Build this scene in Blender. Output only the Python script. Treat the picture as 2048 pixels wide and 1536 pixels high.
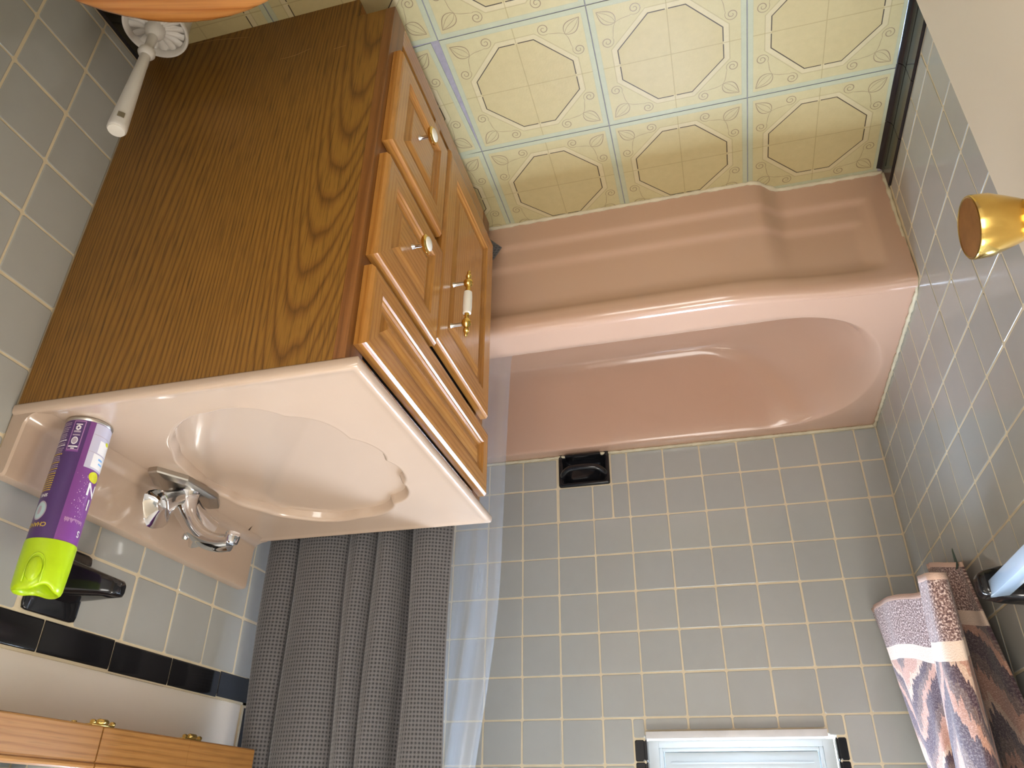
import bpy, bmesh, math, random
from mathutils import Vector, Matrix

for _o in list(bpy.data.objects):
    bpy.data.objects.remove(_o)
SC = bpy.context.scene
COL = SC.collection
random.seed(7)
PI = math.pi

# ------------------------------------------------------------------ camera
# the photograph was taken with the phone held upside down: world up is image down
cam_d = bpy.data.cameras.new('camera')
cam = bpy.data.objects.new('camera', cam_d)
COL.objects.link(cam)
_R = ((-0.9651374, 0.2615139, -0.0109679),
      (0.1220630, 0.4867597, 0.8649657),
      (0.2315392, 0.8334719, -0.5017112))
cam.matrix_world = Matrix(((_R[0][0], -_R[1][0], -_R[2][0], 0.4936),
                           (_R[0][1], -_R[1][1], -_R[2][1], -2.1586),
                           (_R[0][2], -_R[1][2], -_R[2][2], 1.3387),
                           (0, 0, 0, 1)))
cam_d.sensor_width = 36.0
cam_d.lens = 1513.86 / 2048 * 36.0
cam_d.clip_start = 0.02
SC.camera = cam

# ------------------------------------------------------------------ world, lights, exposure
SC.view_settings.view_transform = 'Standard'
SC.view_settings.look = 'None'
SC.view_settings.gamma = 1.0
SC.view_settings.use_curve_mapping = False
SC.view_settings.exposure = 0.0
W = bpy.data.worlds.new('daylight')
SC.world = W
W.use_nodes = True
W.node_tree.nodes['Background'].inputs[0].default_value = (0.60, 0.76, 1.0, 1)
W.node_tree.nodes['Background'].inputs[1].default_value = 2.5


def area(name, loc, direction, sx, sy, power, color, spread=PI):
    d = bpy.data.lights.new(name, 'AREA')
    d.shape = 'RECTANGLE'
    d.size, d.size_y = sx, sy
    d.energy = power
    d.color = color
    d.spread = spread
    o = bpy.data.objects.new(name, d)
    COL.objects.link(o)
    o.location = loc
    o.rotation_euler = Vector(direction).to_track_quat('-Z', 'Y').to_euler()
    return o


area('daylight_window', (0.49, 0.17, 1.62), (0, -1, -0.38), 0.44, 0.78, 88, (0.72, 0.85, 1.0))
area('vanity_light', (1.27, -1.12, 2.02), (-0.45, -0.1, -1), 0.12, 0.60, 2.4, (1.0, 0.88, 0.72))
area('ceiling_light', (0.34, -1.45, 2.34), (0.35, 0, -1), 0.45, 0.45, 13, (1.0, 0.94, 0.85))
area('hall_fill', (0.50, -3.0, 1.75), (0.1, 1, -0.25), 0.9, 0.9, 23, (1.0, 0.97, 0.92))  # added fill from the doorway side, no known lamp in the hall




# ------------------------------------------------------------------ material helpers
def new_mat(name):
    m = bpy.data.materials.new(name)
    m.use_nodes = True
    nt = m.node_tree
    return m, nt, nt.nodes['Principled BSDF']


def N(nt, typ, **kw):
    n = nt.nodes.new(typ)
    for k, v in kw.items():
        if k.startswith('i_'):
            key = k[2:]
            n.inputs[int(key) if key.isdigit() else key].default_value = v
        else:
            setattr(n, k, v)
    return n


def L(nt, a, b):
    nt.links.new(a, b)


def MA(nt, op, a, b=None, c=None, clamp=False):
    n = nt.nodes.new('ShaderNodeMath')
    n.operation = op
    n.use_clamp = clamp
    for i, v in enumerate((a, b, c)):
        if v is None:
            continue
        if isinstance(v, (int, float)):
            n.inputs[i].default_value = v
        else:
            nt.links.new(v, n.inputs[i])
    return n.outputs[0]


def MIX(nt, f, a, b, blend='MIX'):
    n = nt.nodes.new('ShaderNodeMix')
    n.data_type = 'RGBA'
    n.blend_type = blend
    for i, v in ((0, f), (6, a), (7, b)):
        if isinstance(v, (int, float)):
            n.inputs[i].default_value = v
        elif isinstance(v, tuple):
            n.inputs[i].default_value = (v[0], v[1], v[2], 1)
        else:
            nt.links.new(v, n.inputs[i])
    return n.outputs[2]


def ramp(nt, fac, stops, interp='LINEAR'):
    n = nt.nodes.new('ShaderNodeValToRGB')
    cr = n.color_ramp
    cr.interpolation = interp
    while len(cr.elements) > 1:
        cr.elements.remove(cr.elements[-1])
    cr.elements[0].position = stops[0][0]
    cr.elements[0].color = (*stops[0][1], 1)
    for p, c in stops[1:]:
        e = cr.elements.new(p)
        e.color = (*c, 1)
    nt.links.new(fac, n.inputs[0])
    return n.outputs[0]


def noise(nt, vec, scale, detail=2.0, rough=0.5):
    n = nt.nodes.new('ShaderNodeTexNoise')
    n.inputs['Scale'].default_value = scale
    n.inputs['Detail'].default_value = detail
    n.inputs['Roughness'].default_value = rough
    if vec is not None:
        nt.links.new(vec, n.inputs['Vector'])
    return n.outputs[0]


def bump(nt, bs, h, strength=0.2, dist=0.001):
    b = nt.nodes.new('ShaderNodeBump')
    b.inputs['Strength'].default_value = strength
    b.inputs['Distance'].default_value = dist
    nt.links.new(h, b.inputs['Height'])
    nt.links.new(b.outputs[0], bs.inputs['Normal'])


def sr(r, g, b):
    f = lambda c: (c / 255 / 12.92) if c / 255 <= 0.04045 else ((c / 255 + 0.055) / 1.055) ** 2.4
    return (f(r), f(g), f(b))


def simple(name, col, rough=0.5, metal=0.0, var=0.0, nscale=8.0, bstr=0.0, bscale=60.0, coat=0.0, spec=0.5):
    m, nt, bs = new_mat(name)
    bs.inputs['Base Color'].default_value = (*col, 1)
    bs.inputs['Roughness'].default_value = rough
    bs.inputs['Metallic'].default_value = metal
    bs.inputs['Coat Weight'].default_value = coat
    bs.inputs['Specular IOR Level'].default_value = spec
    tc = N(nt, 'ShaderNodeTexCoord')
    n1 = noise(nt, tc.outputs['Object'], nscale, 3)
    v = max(var, 0.02)
    c = MIX(nt, n1, tuple(x * (1 - v) for x in col), tuple(min(1, x * (1 + v)) for x in col))
    L(nt, c, bs.inputs['Base Color'])
    if bstr > 0:
        bump(nt, bs, noise(nt, tc.outputs['Object'], bscale, 3), bstr, 0.002)
    return m


def tile_mat(name, col, var=0.025, rough=0.10, wob=0.035):
    m, nt, bs = new_mat(name)
    oi = N(nt, 'ShaderNodeObjectInfo')
    tc = N(nt, 'ShaderNodeTexCoord')
    g = N(nt, 'ShaderNodeNewGeometry')
    r = MA(nt, 'MULTIPLY_ADD', oi.outputs['Random'], 2 * var, 1 - var)
    n1 = noise(nt, g.outputs['Position'], 30, 4)
    r2 = MA(nt, 'MULTIPLY_ADD', n1, 0.06, 0.97)
    k = MA(nt, 'MULTIPLY', r, r2)
    c = nt.nodes.new('ShaderNodeVectorMath')
    c.operation = 'SCALE'
    c.inputs[0].default_value = col
    L(nt, k, c.inputs['Scale'])
    L(nt, c.outputs[0], bs.inputs['Base Color'])
    bs.inputs['Roughness'].default_value = rough
    bump(nt, bs, noise(nt, g.outputs['Position'], 9, 1), wob, 0.01)
    return m


def wood(name, dark, mid, light, mode='v', freq=70.0, warp=26.0, nscale=3.0, along=0.16, rough=0.35, seed=0.0, fine=0.35, coat=0.0):
    """mode v: grain runs up (z); mode h: grain runs along y; cross grain is x+y or z"""
    m, nt, bs = new_mat(name)
    tc = N(nt, 'ShaderNodeTexCoord')
    sep = N(nt, 'ShaderNodeSeparateXYZ')
    L(nt, tc.outputs['Object'], sep.inputs[0])
    xy = MA(nt, 'ADD', sep.outputs[0], sep.outputs[1])
    if mode == 'v':
        cr, al = xy, sep.outputs[2]
    elif mode == 'x':
        cr, al = MA(nt, 'ADD', sep.outputs[1], MA(nt, 'MULTIPLY', sep.outputs[0], 0.25)), sep.outputs[0]
    else:
        cr, al = MA(nt, 'ADD', sep.outputs[2], MA(nt, 'MULTIPLY', sep.outputs[0], 0.7)), xy
    cb = N(nt, 'ShaderNodeCombineXYZ')
    L(nt, cr, cb.inputs[0])
    L(nt, MA(nt, 'MULTIPLY', al, along), cb.inputs[1])
    cb.inputs[2].default_value = seed
    n1 = noise(nt, cb.outputs[0], nscale, 0.5, 0.45)
    cb3 = N(nt, 'ShaderNodeCombineXYZ')
    L(nt, MA(nt, 'MULTIPLY', cr, 30), cb3.inputs[0])
    L(nt, MA(nt, 'MULTIPLY', al, 4), cb3.inputs[1])
    cb3.inputs[2].default_value = seed
    n3 = noise(nt, cb3.outputs[0], 1.0, 2)
    ph = MA(nt, 'ADD', MA(nt, 'MULTIPLY_ADD', cr, freq, MA(nt, 'MULTIPLY', n1, warp)), MA(nt, 'MULTIPLY', n3, 0.9))
    s = MA(nt, 'FRACT', ph)
    cb2 = N(nt, 'ShaderNodeCombineXYZ')
    L(nt, MA(nt, 'MULTIPLY', cr, 420), cb2.inputs[0])
    L(nt, MA(nt, 'MULTIPLY', al, 14), cb2.inputs[1])
    cb2.inputs[2].default_value = seed
    n2 = noise(nt, cb2.outputs[0], 1.0, 2, 0.6)
    base = ramp(nt, s, [(0.0, dark), (0.16, mid), (0.35, light), (0.72, light), (0.90, mid), (1.0, dark)])
    broad = noise(nt, cb.outputs[0], 1.7, 1)
    base = MIX(nt, MA(nt, 'MULTIPLY', MA(nt, 'SUBTRACT', broad, 0.35, clamp=True), 0.8), base, mid)
    dk = ramp(nt, n2, [(0.30, (1 - fine,) * 3), (0.52, (1, 1, 1))])
    c = MIX(nt, 1.0, base, dk, 'MULTIPLY')
    L(nt, c, bs.inputs['Base Color'])
    bs.inputs['Roughness'].default_value = rough
    bs.inputs['Coat Weight'].default_value = coat
    bs.inputs['Coat Roughness'].default_value = 0.2
    bump(nt, bs, n2, 0.12, 0.0006)
    return m


# ------------------------------------------------------------------ geometry helpers
def _wl(p):
    v = Vector((0, 0, 0))
    while p is not None:
        v += Vector(p.location)
        p = p.parent
    return v


def mesh(name, verts, faces, mats, parent=None, smooth=False, fmat=None, uvs=None, loc=None, kind=None, sharp=None):
    off = _wl(parent)
    if loc is not None:
        off = off + (Vector(loc) - off)
    me = bpy.data.meshes.new(name)
    me.from_pydata([tuple(Vector(v) - off) for v in verts], [], faces)
    if not isinstance(mats, (list, tuple)):
        mats = [mats]
    for m in mats:
        me.materials.append(m)
    if fmat:
        me.polygons.foreach_set('material_index', fmat)
    if smooth:
        me.polygons.foreach_set('use_smooth', [True] * len(me.polygons))
    if uvs is not None:
        ul = me.uv_layers.new(name='UVMap')
        for li, lp in enumerate(me.loops):
            ul.data[li].uv = uvs[lp.vertex_index]
    me.update()
    if smooth and sharp:
        me.set_sharp_from_angle(angle=math.radians(sharp))
    o = bpy.data.objects.new(name, me)
    COL.objects.link(o)
    if loc is not None:
        o.location = Vector(loc) - _wl(parent)
    if parent is not None:
        o.parent = parent
    if kind:
        o['kind'] = kind
    return o


def thing(name, label, cat, loc=(0, 0, 0), group=None):
    o = bpy.data.objects.new(name, None)
    COL.objects.link(o)
    o.location = loc
    o.empty_display_size = 0.05
    o['label'] = label
    o['category'] = cat
    if group:
        o['group'] = group
    return o


def structure(name, label=None):
    o = bpy.data.objects.new(name, None)
    COL.objects.link(o)
    o.empty_display_size = 0.05
    o['kind'] = 'structure'
    if label:
        o['label'] = label
    return o


class MB:
    """collects primitives into one mesh"""
    def __init__(s):
        s.v, s.f, s.m = [], [], []

    def add(s, vs, fs, mi=0):
        b = len(s.v)
        s.v += [tuple(v) for v in vs]
        s.f += [tuple(b + i for i in f) for f in fs]
        s.m += [mi] * len(fs)
        return s

    def box(s, x0, x1, y0, y1, z0, z1, bev=0.0, mi=0):
        bm = bmesh.new()
        bmesh.ops.create_cube(bm, size=1)
        for v in bm.verts:
            v.co = Vector((x0 + (v.co.x + .5) * (x1 - x0), y0 + (v.co.y + .5) * (y1 - y0), z0 + (v.co.z + .5) * (z1 - z0)))
        if bev > 0:
            bmesh.ops.bevel(bm, geom=list(bm.edges) , offset=bev, segments=2, profile=0.6, affect='EDGES')
        bm.verts.ensure_lookup_table()
        s.add([v.co.copy() for v in bm.verts], [[v.index for v in f.verts] for f in bm.faces], mi)
        bm.free()
        return s

    def rings(s, rr, closed=True, cap0=True, cap1=True, mi=0):
        n = len(rr[0])
        vs = [p for r in rr for p in r]
        fs = []
        for i in range(len(rr) - 1):
            for j in range(n if closed else n - 1):
                k = (j + 1) % n
                fs.append((i * n + j, i * n + k, (i + 1) * n + k, (i + 1) * n + j))
        if cap0:
            fs.append(tuple(range(n))[::-1])
        if cap1:
            fs.append(tuple((len(rr) - 1) * n + j for j in range(n)))
        return s.add(vs, fs, mi)

    def tube(s, path, rad, n=12, mi=0, cap=True, sq=None):
        path = [Vector(p) for p in path]
        rr = []
        up = None
        for i, p in enumerate(path):
            t = (path[min(i + 1, len(path) - 1)] - path[max(i - 1, 0)]).normalized()
            if up is None:
                up = Vector((0, 0, 1)) if abs(t.z) < .9 else Vector((0, 1, 0))
            sd = t.cross(up).normalized()
            up = sd.cross(t).normalized()
            r = rad[i] if isinstance(rad, (list, tuple)) else rad
            ra, rb = (r if isinstance(r, (list, tuple)) else (r, r))
            rr.append([p + sd * (ra * math.cos(2 * PI * j / n)) + up * (rb * math.sin(2 * PI * j / n)) for j in range(n)])
        return s.rings(rr, True, cap, cap, mi)

    def lathe(s, prof, o, ax=(0, 0, 1), n=24, mi=0, cap=True):
        """prof: (radius, height) along ax from o"""
        ax = Vector(ax).normalized()
        a = ax.orthogonal().normalized()
        b = ax.cross(a)
        o = Vector(o)
        rr = [[o + ax * h + (a * math.cos(2 * PI * j / n) + b * math.sin(2 * PI * j / n)) * max(r, 1e-5) for j in range(n)] for r, h in prof]
        return s.rings(rr, True, cap, cap, mi)

    def obj(s, name, mats, parent=None, smooth=False, sharp=None, **kw):
        return mesh(name, s.v, s.f, mats, parent, smooth, s.m if any(s.m) else None, sharp=sharp, **kw)


def lbl(o, t):
    o['label'] = t
    return o


def catmull(pts, sub=6):
    out = []
    P = [pts[0]] + list(pts) + [pts[-1]]
    for i in range(1, len(P) - 2):
        p0, p1, p2, p3 = [Vector(P[i + k]) for k in (-1, 0, 1, 2)]
        for j in range(sub):
            t = j / sub
            out.append(0.5 * ((2 * p1) + (p2 - p0) * t + (2 * p0 - 5 * p1 + 4 * p2 - p3) * t * t + (3 * p1 - p0 - 3 * p2 + p3) * t ** 3))
    out.append(Vector(pts[-1]))
    return out


def sstep(a, b, x):
    t = max(0.0, min(1.0, (x - a) / (b - a)))
    return t * t * (3 - 2 * t)


# ------------------------------------------------------------------ materials
M_TILE = tile_mat('grey_glazed_tile', (0.395, 0.395, 0.365))
M_BLACK = tile_mat('black_glazed_tile', (0.010, 0.010, 0.012), 0.1, 0.10, 0.05)
M_GROUT = simple('cream_grout', (0.66, 0.56, 0.38), 0.85, var=0.18, nscale=14, bstr=0.4, bscale=90)
M_CAULK = simple('cream_caulk', (0.60, 0.52, 0.36), 0.6, var=0.25, nscale=25, bstr=0.5, bscale=60)
M_PAINT = simple('off_white_paint', (0.84, 0.76, 0.65), 0.6, var=0.03, bstr=0.08, bscale=120)
M_DOOR = simple('cream_door_paint', (0.66, 0.57, 0.43), 0.45, var=0.02, bstr=0.03, bscale=90)
M_CEIL = simple('white_ceiling_paint', (0.82, 0.80, 0.76), 0.8)
M_PINK = simple('pink_enamel', (0.555, 0.350, 0.245), 0.16, var=0.03, nscale=3, coat=0.3)
M_COUNTER = simple('pink_cultured_marble', (0.500, 0.372, 0.278), 0.16, var=0.03, nscale=7, coat=0.3)
M_CHROME = simple('chrome', (0.72, 0.72, 0.73), 0.08, 1.0)
M_STEEL = simple('dull_steel', (0.50, 0.47, 0.42), 0.30, 1.0)
M_BRASS = simple('polished_brass', (0.80, 0.55, 0.16), 0.16, 1.0)
M_PORC = simple('white_porcelain', (0.78, 0.74, 0.66), 0.15)
M_WPLAST = simple('white_plastic', (0.66, 0.62, 0.56), 0.4)
M_LIME = simple('lime_plastic', (0.42, 0.60, 0.004), 0.28)
M_PURPLE = simple('purple_print', (0.20, 0.055, 0.25), 0.28)
M_VIOLET = simple('dark_violet_print', (0.075, 0.030, 0.13), 0.28)
M_LAV = simple('pale_lavender_print', (0.52, 0.50, 0.60), 0.28)
M_PWHITE = simple('white_print', (0.80, 0.78, 0.76), 0.3)
M_PPINK = simple('pink_print', (0.55, 0.33, 0.50), 0.3)
M_PYEL = simple('yellow_print', (0.60, 0.42, 0.05), 0.3)
M_PGREY = simple('grey_print', (0.42, 0.34, 0.40), 0.3)
M_PBLUE = simple('blue_print', (0.18, 0.42, 0.75), 0.3)
M_PTEAL = simple('pale_teal_print', (0.42, 0.55, 0.56), 0.3)
M_PGREEN = simple('yellow_green_print', (0.58, 0.58, 0.01), 0.3)
M_MARBLE = simple('marble_sill', (0.62, 0.60, 0.58), 0.3, var=0.18, nscale=18)
M_WINW = simple('white_window_paint', (0.56, 0.60, 0.60), 0.35, var=0.03)
M_DARK = simple('dark_gap', (0.02, 0.012, 0.006), 0.8)
M_GREEN = simple('green_tag', (0.02, 0.06, 0.04), 0.6)
M_UNDER = simple('grey_subfloor', (0.30, 0.27, 0.30), 0.8, var=0.25, nscale=60, bstr=0.5, bscale=120)

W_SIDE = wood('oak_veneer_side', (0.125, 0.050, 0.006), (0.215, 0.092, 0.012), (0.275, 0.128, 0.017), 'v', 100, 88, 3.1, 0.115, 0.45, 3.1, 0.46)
W_EDGE = wood('oak_red_stile', (0.15, 0.052, 0.010), (0.20, 0.074, 0.015), (0.24, 0.092, 0.020), 'v', 40, 8, 2.0, 0.1, 0.4, 8.0, 0.2)
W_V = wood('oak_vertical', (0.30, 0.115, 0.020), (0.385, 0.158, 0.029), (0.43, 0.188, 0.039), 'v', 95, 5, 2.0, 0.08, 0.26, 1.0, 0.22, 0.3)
W_H = wood('oak_horizontal', (0.29, 0.112, 0.020), (0.375, 0.152, 0.028), (0.42, 0.182, 0.038), 'h', 95, 5, 2.0, 0.08, 0.26, 5.0, 0.22, 0.3)
W_CAB = wood('oak_honey', (0.25, 0.105, 0.024), (0.33, 0.148, 0.037), (0.38, 0.185, 0.050), 'h', 110, 8, 3, 0.12, 0.4, 2.0, 0.22)
W_SEAT = wood('oak_orange_seat', (0.28, 0.095, 0.020), (0.36, 0.135, 0.032), (0.41, 0.17, 0.045), 'x', 70, 5, 3, 0.2, 0.2, 9.0, 0.15, 0.5)


# ------------------------------------------------------------------ the room
PT = 0.110
XW = 1.4702          # right wall tile face
YF = -2.30           # wall behind the camera
_tile_cache = {}


def tile_mesh(a, b, th=0.007, ch=0.0011, mat=None, bow=0.0):
    """tile lying in local XY, face up +Z, centred; shared per size"""
    key = (round(a, 4), round(b, 4), th, ch, mat.name)
    if key in _tile_cache:
        return _tile_cache[key]
    vs, fs = [], []
    r = 0.0028
    def ring(ins, z):
        x, y = a / 2 - ins, b / 2 - ins
        k = min(r, x * .5, y * .5)
        pts = []
        for sx, sy in ((1, 1), (-1, 1), (-1, -1), (1, -1)):
            p = [(sx * x, sy * (y - k)), (sx * (x - k), sy * y)]
            if sx * sy < 0:
                p.reverse()
            pts += p
        return [(px, py, z) for px, py in pts]
    for ins, z in ((0, -th), (0, -ch), (ch * .45, -ch * .3), (ch * 1.6, 0)):
        vs += ring(ins, z)
    for i in range(3):
        for j in range(8):
            k = (j + 1) % 8
            fs.append((i * 8 + j, i * 8 + k, i * 8 + 8 + k, i * 8 + 8 + j))
    fs.append(tuple(24 + j for j in range(8)))
    me = bpy.data.meshes.new('tile')
    me.from_pydata(vs, [], fs)
    me.materials.append(mat)
    me.update()
    _tile_cache[key] = me
    return me


def rect_minus(r, holes, mn=0.012):
    """rectangle list after cutting the holes out"""
    todo = [r]
    for (ha, hb, hc, hd) in holes:
        nxt = []
        for (a, b, c, d) in todo:
            if hb <= a or ha >= b or hd <= c or hc >= d:
                nxt.append((a, b, c, d))
                continue
            if ha > a: nxt.append((a, ha, c, d))
            if hb < b: nxt.append((hb, b, c, d))
            a2, b2 = max(a, ha), min(b, hb)
            if hc > c: nxt.append((a2, b2, c, hc))
            if hd < d: nxt.append((a2, b2, hd, d))
        todo = nxt
    return [q for q in todo if q[1] - q[0] > mn and q[3] - q[2] > mn]


def put_tiles(wall, plane, us, vs, mat, holes=(), gap=0.0042, limit_v=9, name='tile', umin=-9, umax=9, jitter=0.0006, stuffmat=None, skip=None):
    """us, vs: grid lines; plane: 'back' (u=x), 'left' (u=y), 'right' (u=y)"""
    rot = {'back': Matrix(((1, 0, 0), (0, 0, -1), (0, 1, 0))),
           'left': Matrix(((0, 0, 1), (1, 0, 0), (0, 1, 0))),
           'right': Matrix(((0, 0, -1), (-1, 0, 0), (0, 1, 0)))}[plane]
    rest = MB()
    for i in range(len(us) - 1):
        for j in range(len(vs) - 1):
            for (a, b, c, d) in rect_minus((us[i], us[i + 1], vs[j], vs[j + 1]), holes):
                cu, cv = (a + b) / 2, (c + d) / 2
                if skip and skip(cu, cv):
                    continue
                w, h = b - a - gap, d - c - gap
                if w < .004 or h < .004:
                    continue
                jj = random.uniform(-.0002, .0004)
                P = {'back': Vector((cu, -jj, cv)), 'left': Vector((jj, cu, cv)), 'right': Vector((XW - jj, cu, cv))}[plane]
                me = tile_mesh(w, h, mat=mat)
                small = Matrix.Rotation(random.uniform(-.0016, .0016), 3, 'X') @ Matrix.Rotation(random.uniform(-.0016, .0016), 3, 'Y') @ Matrix.Rotation(random.uniform(-.004, .004), 3, 'Z')
                R = rot @ small
                P = P + rot @ Vector((random.uniform(-jitter, jitter), random.uniform(-jitter, jitter), 0))
                if cv < limit_v and umin < cu < umax:
                    o = bpy.data.objects.new(name, me)
                    COL.objects.link(o)
                    o.matrix_world = Matrix.Translation(P) @ R.to_4x4()
                    o.parent = wall
                else:
                    rest.add([P + R @ v.co for v in me.vertices], [tuple(p.vertices) for p in me.polygons])
    if rest.v:
        rest.obj('tile_field', mat, wall, kind='stuff')


# floor ------------------------------------------------------------
floor = structure('floor', 'subfloor under square vinyl tiles printed with octagons and scrolls')
MB().box(-0.16, 1.62, -2.6, 0.12, -0.08, -0.0012).obj('subfloor', M_UNDER, floor)


def floor_mat():
    m, nt, bs = new_mat('printed_vinyl')
    tc = N(nt, 'ShaderNodeTexCoord')
    sep = N(nt, 'ShaderNodeSeparateXYZ')
    L(nt, tc.outputs['Object'], sep.inputs[0])
    ax = MA(nt, 'ABSOLUTE', sep.outputs[0])
    ay = MA(nt, 'ABSOLUTE', sep.outputs[1])
    mx = MA(nt, 'MAXIMUM', ax, ay)
    mn = MA(nt, 'MINIMUM', ax, ay)
    dg = MA(nt, 'MULTIPLY', MA(nt, 'ADD', ax, ay), 0.742)
    d = MA(nt, 'MAXIMUM', mx, dg)
    line = lambda v, at, w: MA(nt, 'LESS_THAN', MA(nt, 'ABSOLUTE', MA(nt, 'SUBTRACT', v, at)), w)
    g = N(nt, 'ShaderNodeNewGeometry')
    n1 = noise(nt, g.outputs['Position'], 5, 3)
    n2 = noise(nt, g.outputs['Position'], 55, 4, 0.65)
    base = MIX(nt, n1, (0.47, 0.39, 0.195), (0.54, 0.46, 0.25))
    inn = MIX(nt, n1, (0.455, 0.36, 0.170), (0.52, 0.425, 0.22))
    c = MIX(nt, MA(nt, 'LESS_THAN', d, 0.102), base, inn)
    c = MIX(nt, MA(nt, 'MULTIPLY', line(d, 0.1075, 0.0055), 1.0), c, (0.545, 0.455, 0.26))
    c = MIX(nt, MA(nt, 'MULTIPLY', line(d, 0.1140, 0.0010), 0.45), c, (0.30, 0.23, 0.12))
    c = MIX(nt, MA(nt, 'GREATER_THAN', mx, 0.1365), c, (0.43, 0.43, 0.285))
    c = MIX(nt, MA(nt, 'MULTIPLY', line(mx, 0.1365, 0.0009), 0.55), c, (0.38, 0.38, 0.26))
    c = MIX(nt, MA(nt, 'GREATER_THAN', mx, 0.1464), c, (0.14, 0.16, 0.13))
    cross = MA(nt, 'MULTIPLY', MA(nt, 'LESS_THAN', mn, 0.0009), MA(nt, 'LESS_THAN', mx, 0.1365))
    c = MIX(nt, MA(nt, 'MULTIPLY', cross, 0.6), c, (0.32, 0.25, 0.11))
    dark = MA(nt, 'MULTIPLY', line(d, 0.102, 0.0011), MA(nt, 'GREATER_THAN', mn, 0.003))
    c = MIX(nt, dark, c, (0.07, 0.05, 0.03))
    c = MIX(nt, 1.0, c, ramp(nt, n2, [(0.2, (0.93,) * 3), (0.8, (1.04,) * 3)]), 'MULTIPLY')
    L(nt, c, bs.inputs['Base Color'])
    bs.inputs['Roughness'].default_value = 0.40
    bs.inputs['Specular IOR Level'].default_value = 0.22
    hgt = MA(nt, 'ADD', n2, MA(nt, 'MULTIPLY', MA(nt, 'ADD', dark, cross), -0.6))
    hgt = MA(nt, 'ADD', hgt, MA(nt, 'MULTIPLY', noise(nt, g.outputs['Position'], 240, 2), 0.8))
    bump(nt, bs, hgt, 0.20, 0.0012)
    return m


M_FLOOR = floor_mat()
M_VINE = simple('printed_vine_line', (0.24, 0.165, 0.085), 0.4)


def ribbon(pts, w, z):
    vs, fs = [], []
    n = len(pts)
    for i, p in enumerate(pts):
        a, b = pts[max(i - 1, 0)], pts[min(i + 1, n - 1)]
        t = Vector((b[0] - a[0], b[1] - a[1]))
        if t.length < 1e-9: t = Vector((1, 0))
        t.normalize()
        wi = w * (0.45 + 0.55 * math.sin(PI * (i + .5) / n))
        vs += [(p[0] - t.y * wi / 2, p[1] + t.x * wi / 2, z), (p[0] + t.y * wi / 2, p[1] - t.x * wi / 2, z)]
    for i in range(n - 1):
        fs.append((2 * i, 2 * i + 1, 2 * i + 3, 2 * i + 2))
    return vs, fs


def vine(mb, z=0.00025):
    strokes = []
    # bud: two outlines and two veins from the node to the tip near the corner
    A, B = Vector((.0985, .0985)), Vector((.1310, .1280))
    ax = (B - A)
    nr = Vector((-ax.y, ax.x)).normalized()
    for s, w in ((1, 1.5), (-1, 1.5), (.45, .8), (-.45, .8)):
        st = []
        for i in range(15):
            t = i / 14
            st.append(A + ax * t + nr * (s * .0135 * math.sin(PI * t ** .75) * (1.0)))
        strokes.append((st, .0012 * w))
    def spiral(c, start, turns, sgn):
        c = Vector(c); v = Vector(start) - c
        r0, a0 = v.length, math.atan2(v.y, v.x)
        return [c + Vector((math.cos(a0 + sgn * t * turns * 2 * PI), math.sin(a0 + sgn * t * turns * 2 * PI))) * r0 * (1 - .86 * t) for t in [i / 34 for i in range(35)]]
    for flip in (0, 1):
        f = (lambda p: Vector((p[1], p[0]))) if flip else (lambda p: Vector(p))
        sp = spiral((.0590, .1190), (.0655, .1075), 1.75, -1)
        stem = [Vector((.0985, .0985)).lerp(Vector((.0655, .1075)), t) + Vector((0, .0035 - .004 * t)) * math.sin(PI * t) for t in [i / 9 for i in range(10)]]
        strokes.append(([f(p) for p in stem], .0010))
        strokes.append(([f(p) for p in sp], .0017))
    for sx in (1, -1):
        for sy in (1, -1):
            for st, w in strokes:
                vs, fs = ribbon([(p[0] * sx, p[1] * sy) for p in st], w, z)
                if sx * sy > 0:
                    fs = [f[::-1] for f in fs]
                fs = fs
                mb.add(vs, fs, 1)


FT = 0.295
_ft = {}


def floor_tile(cx, cy, clip=None, rotz=0.0):
    """clip: local (x0,x1,y0,y1)"""
    key = clip
    if key not in _ft:
        mb = MB()
        h = FT / 2 - .0007
        mb.rings([[(sx * (h - i), sy * (h - i), z) for sx, sy in ((1, 1), (-1, 1), (-1, -1), (1, -1))] for i, z in ((0, -.003), (0, -.0006), (.0006, 0))], True, False, True)
        vine(mb)
        me = bpy.data.meshes.new('tile')
        me.from_pydata(mb.v, [], mb.f)
        me.materials.append(M_FLOOR); me.materials.append(M_VINE)
        me.polygons.foreach_set('material_index', mb.m)
        if clip:
            bm = bmesh.new(); bm.from_mesh(me)
            for co, no in (((clip[0], 0, 0), (-1, 0, 0)), ((clip[1], 0, 0), (1, 0, 0)), ((0, clip[2], 0), (0, -1, 0)), ((0, clip[3], 0), (0, 1, 0))):
                bmesh.ops.bisect_plane(bm, geom=list(bm.verts) + list(bm.edges) + list(bm.faces), plane_co=co, plane_no=no, clear_outer=True)
            bm.to_mesh(me); bm.free()
        me.update()
        _ft[key] = me
    o = bpy.data.objects.new('tile', _ft[key])
    COL.objects.link(o)
    o.location = (cx, cy, 0)
    o.rotation_euler = (0, 0, rotz)
    o.parent = floor
    return o


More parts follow.
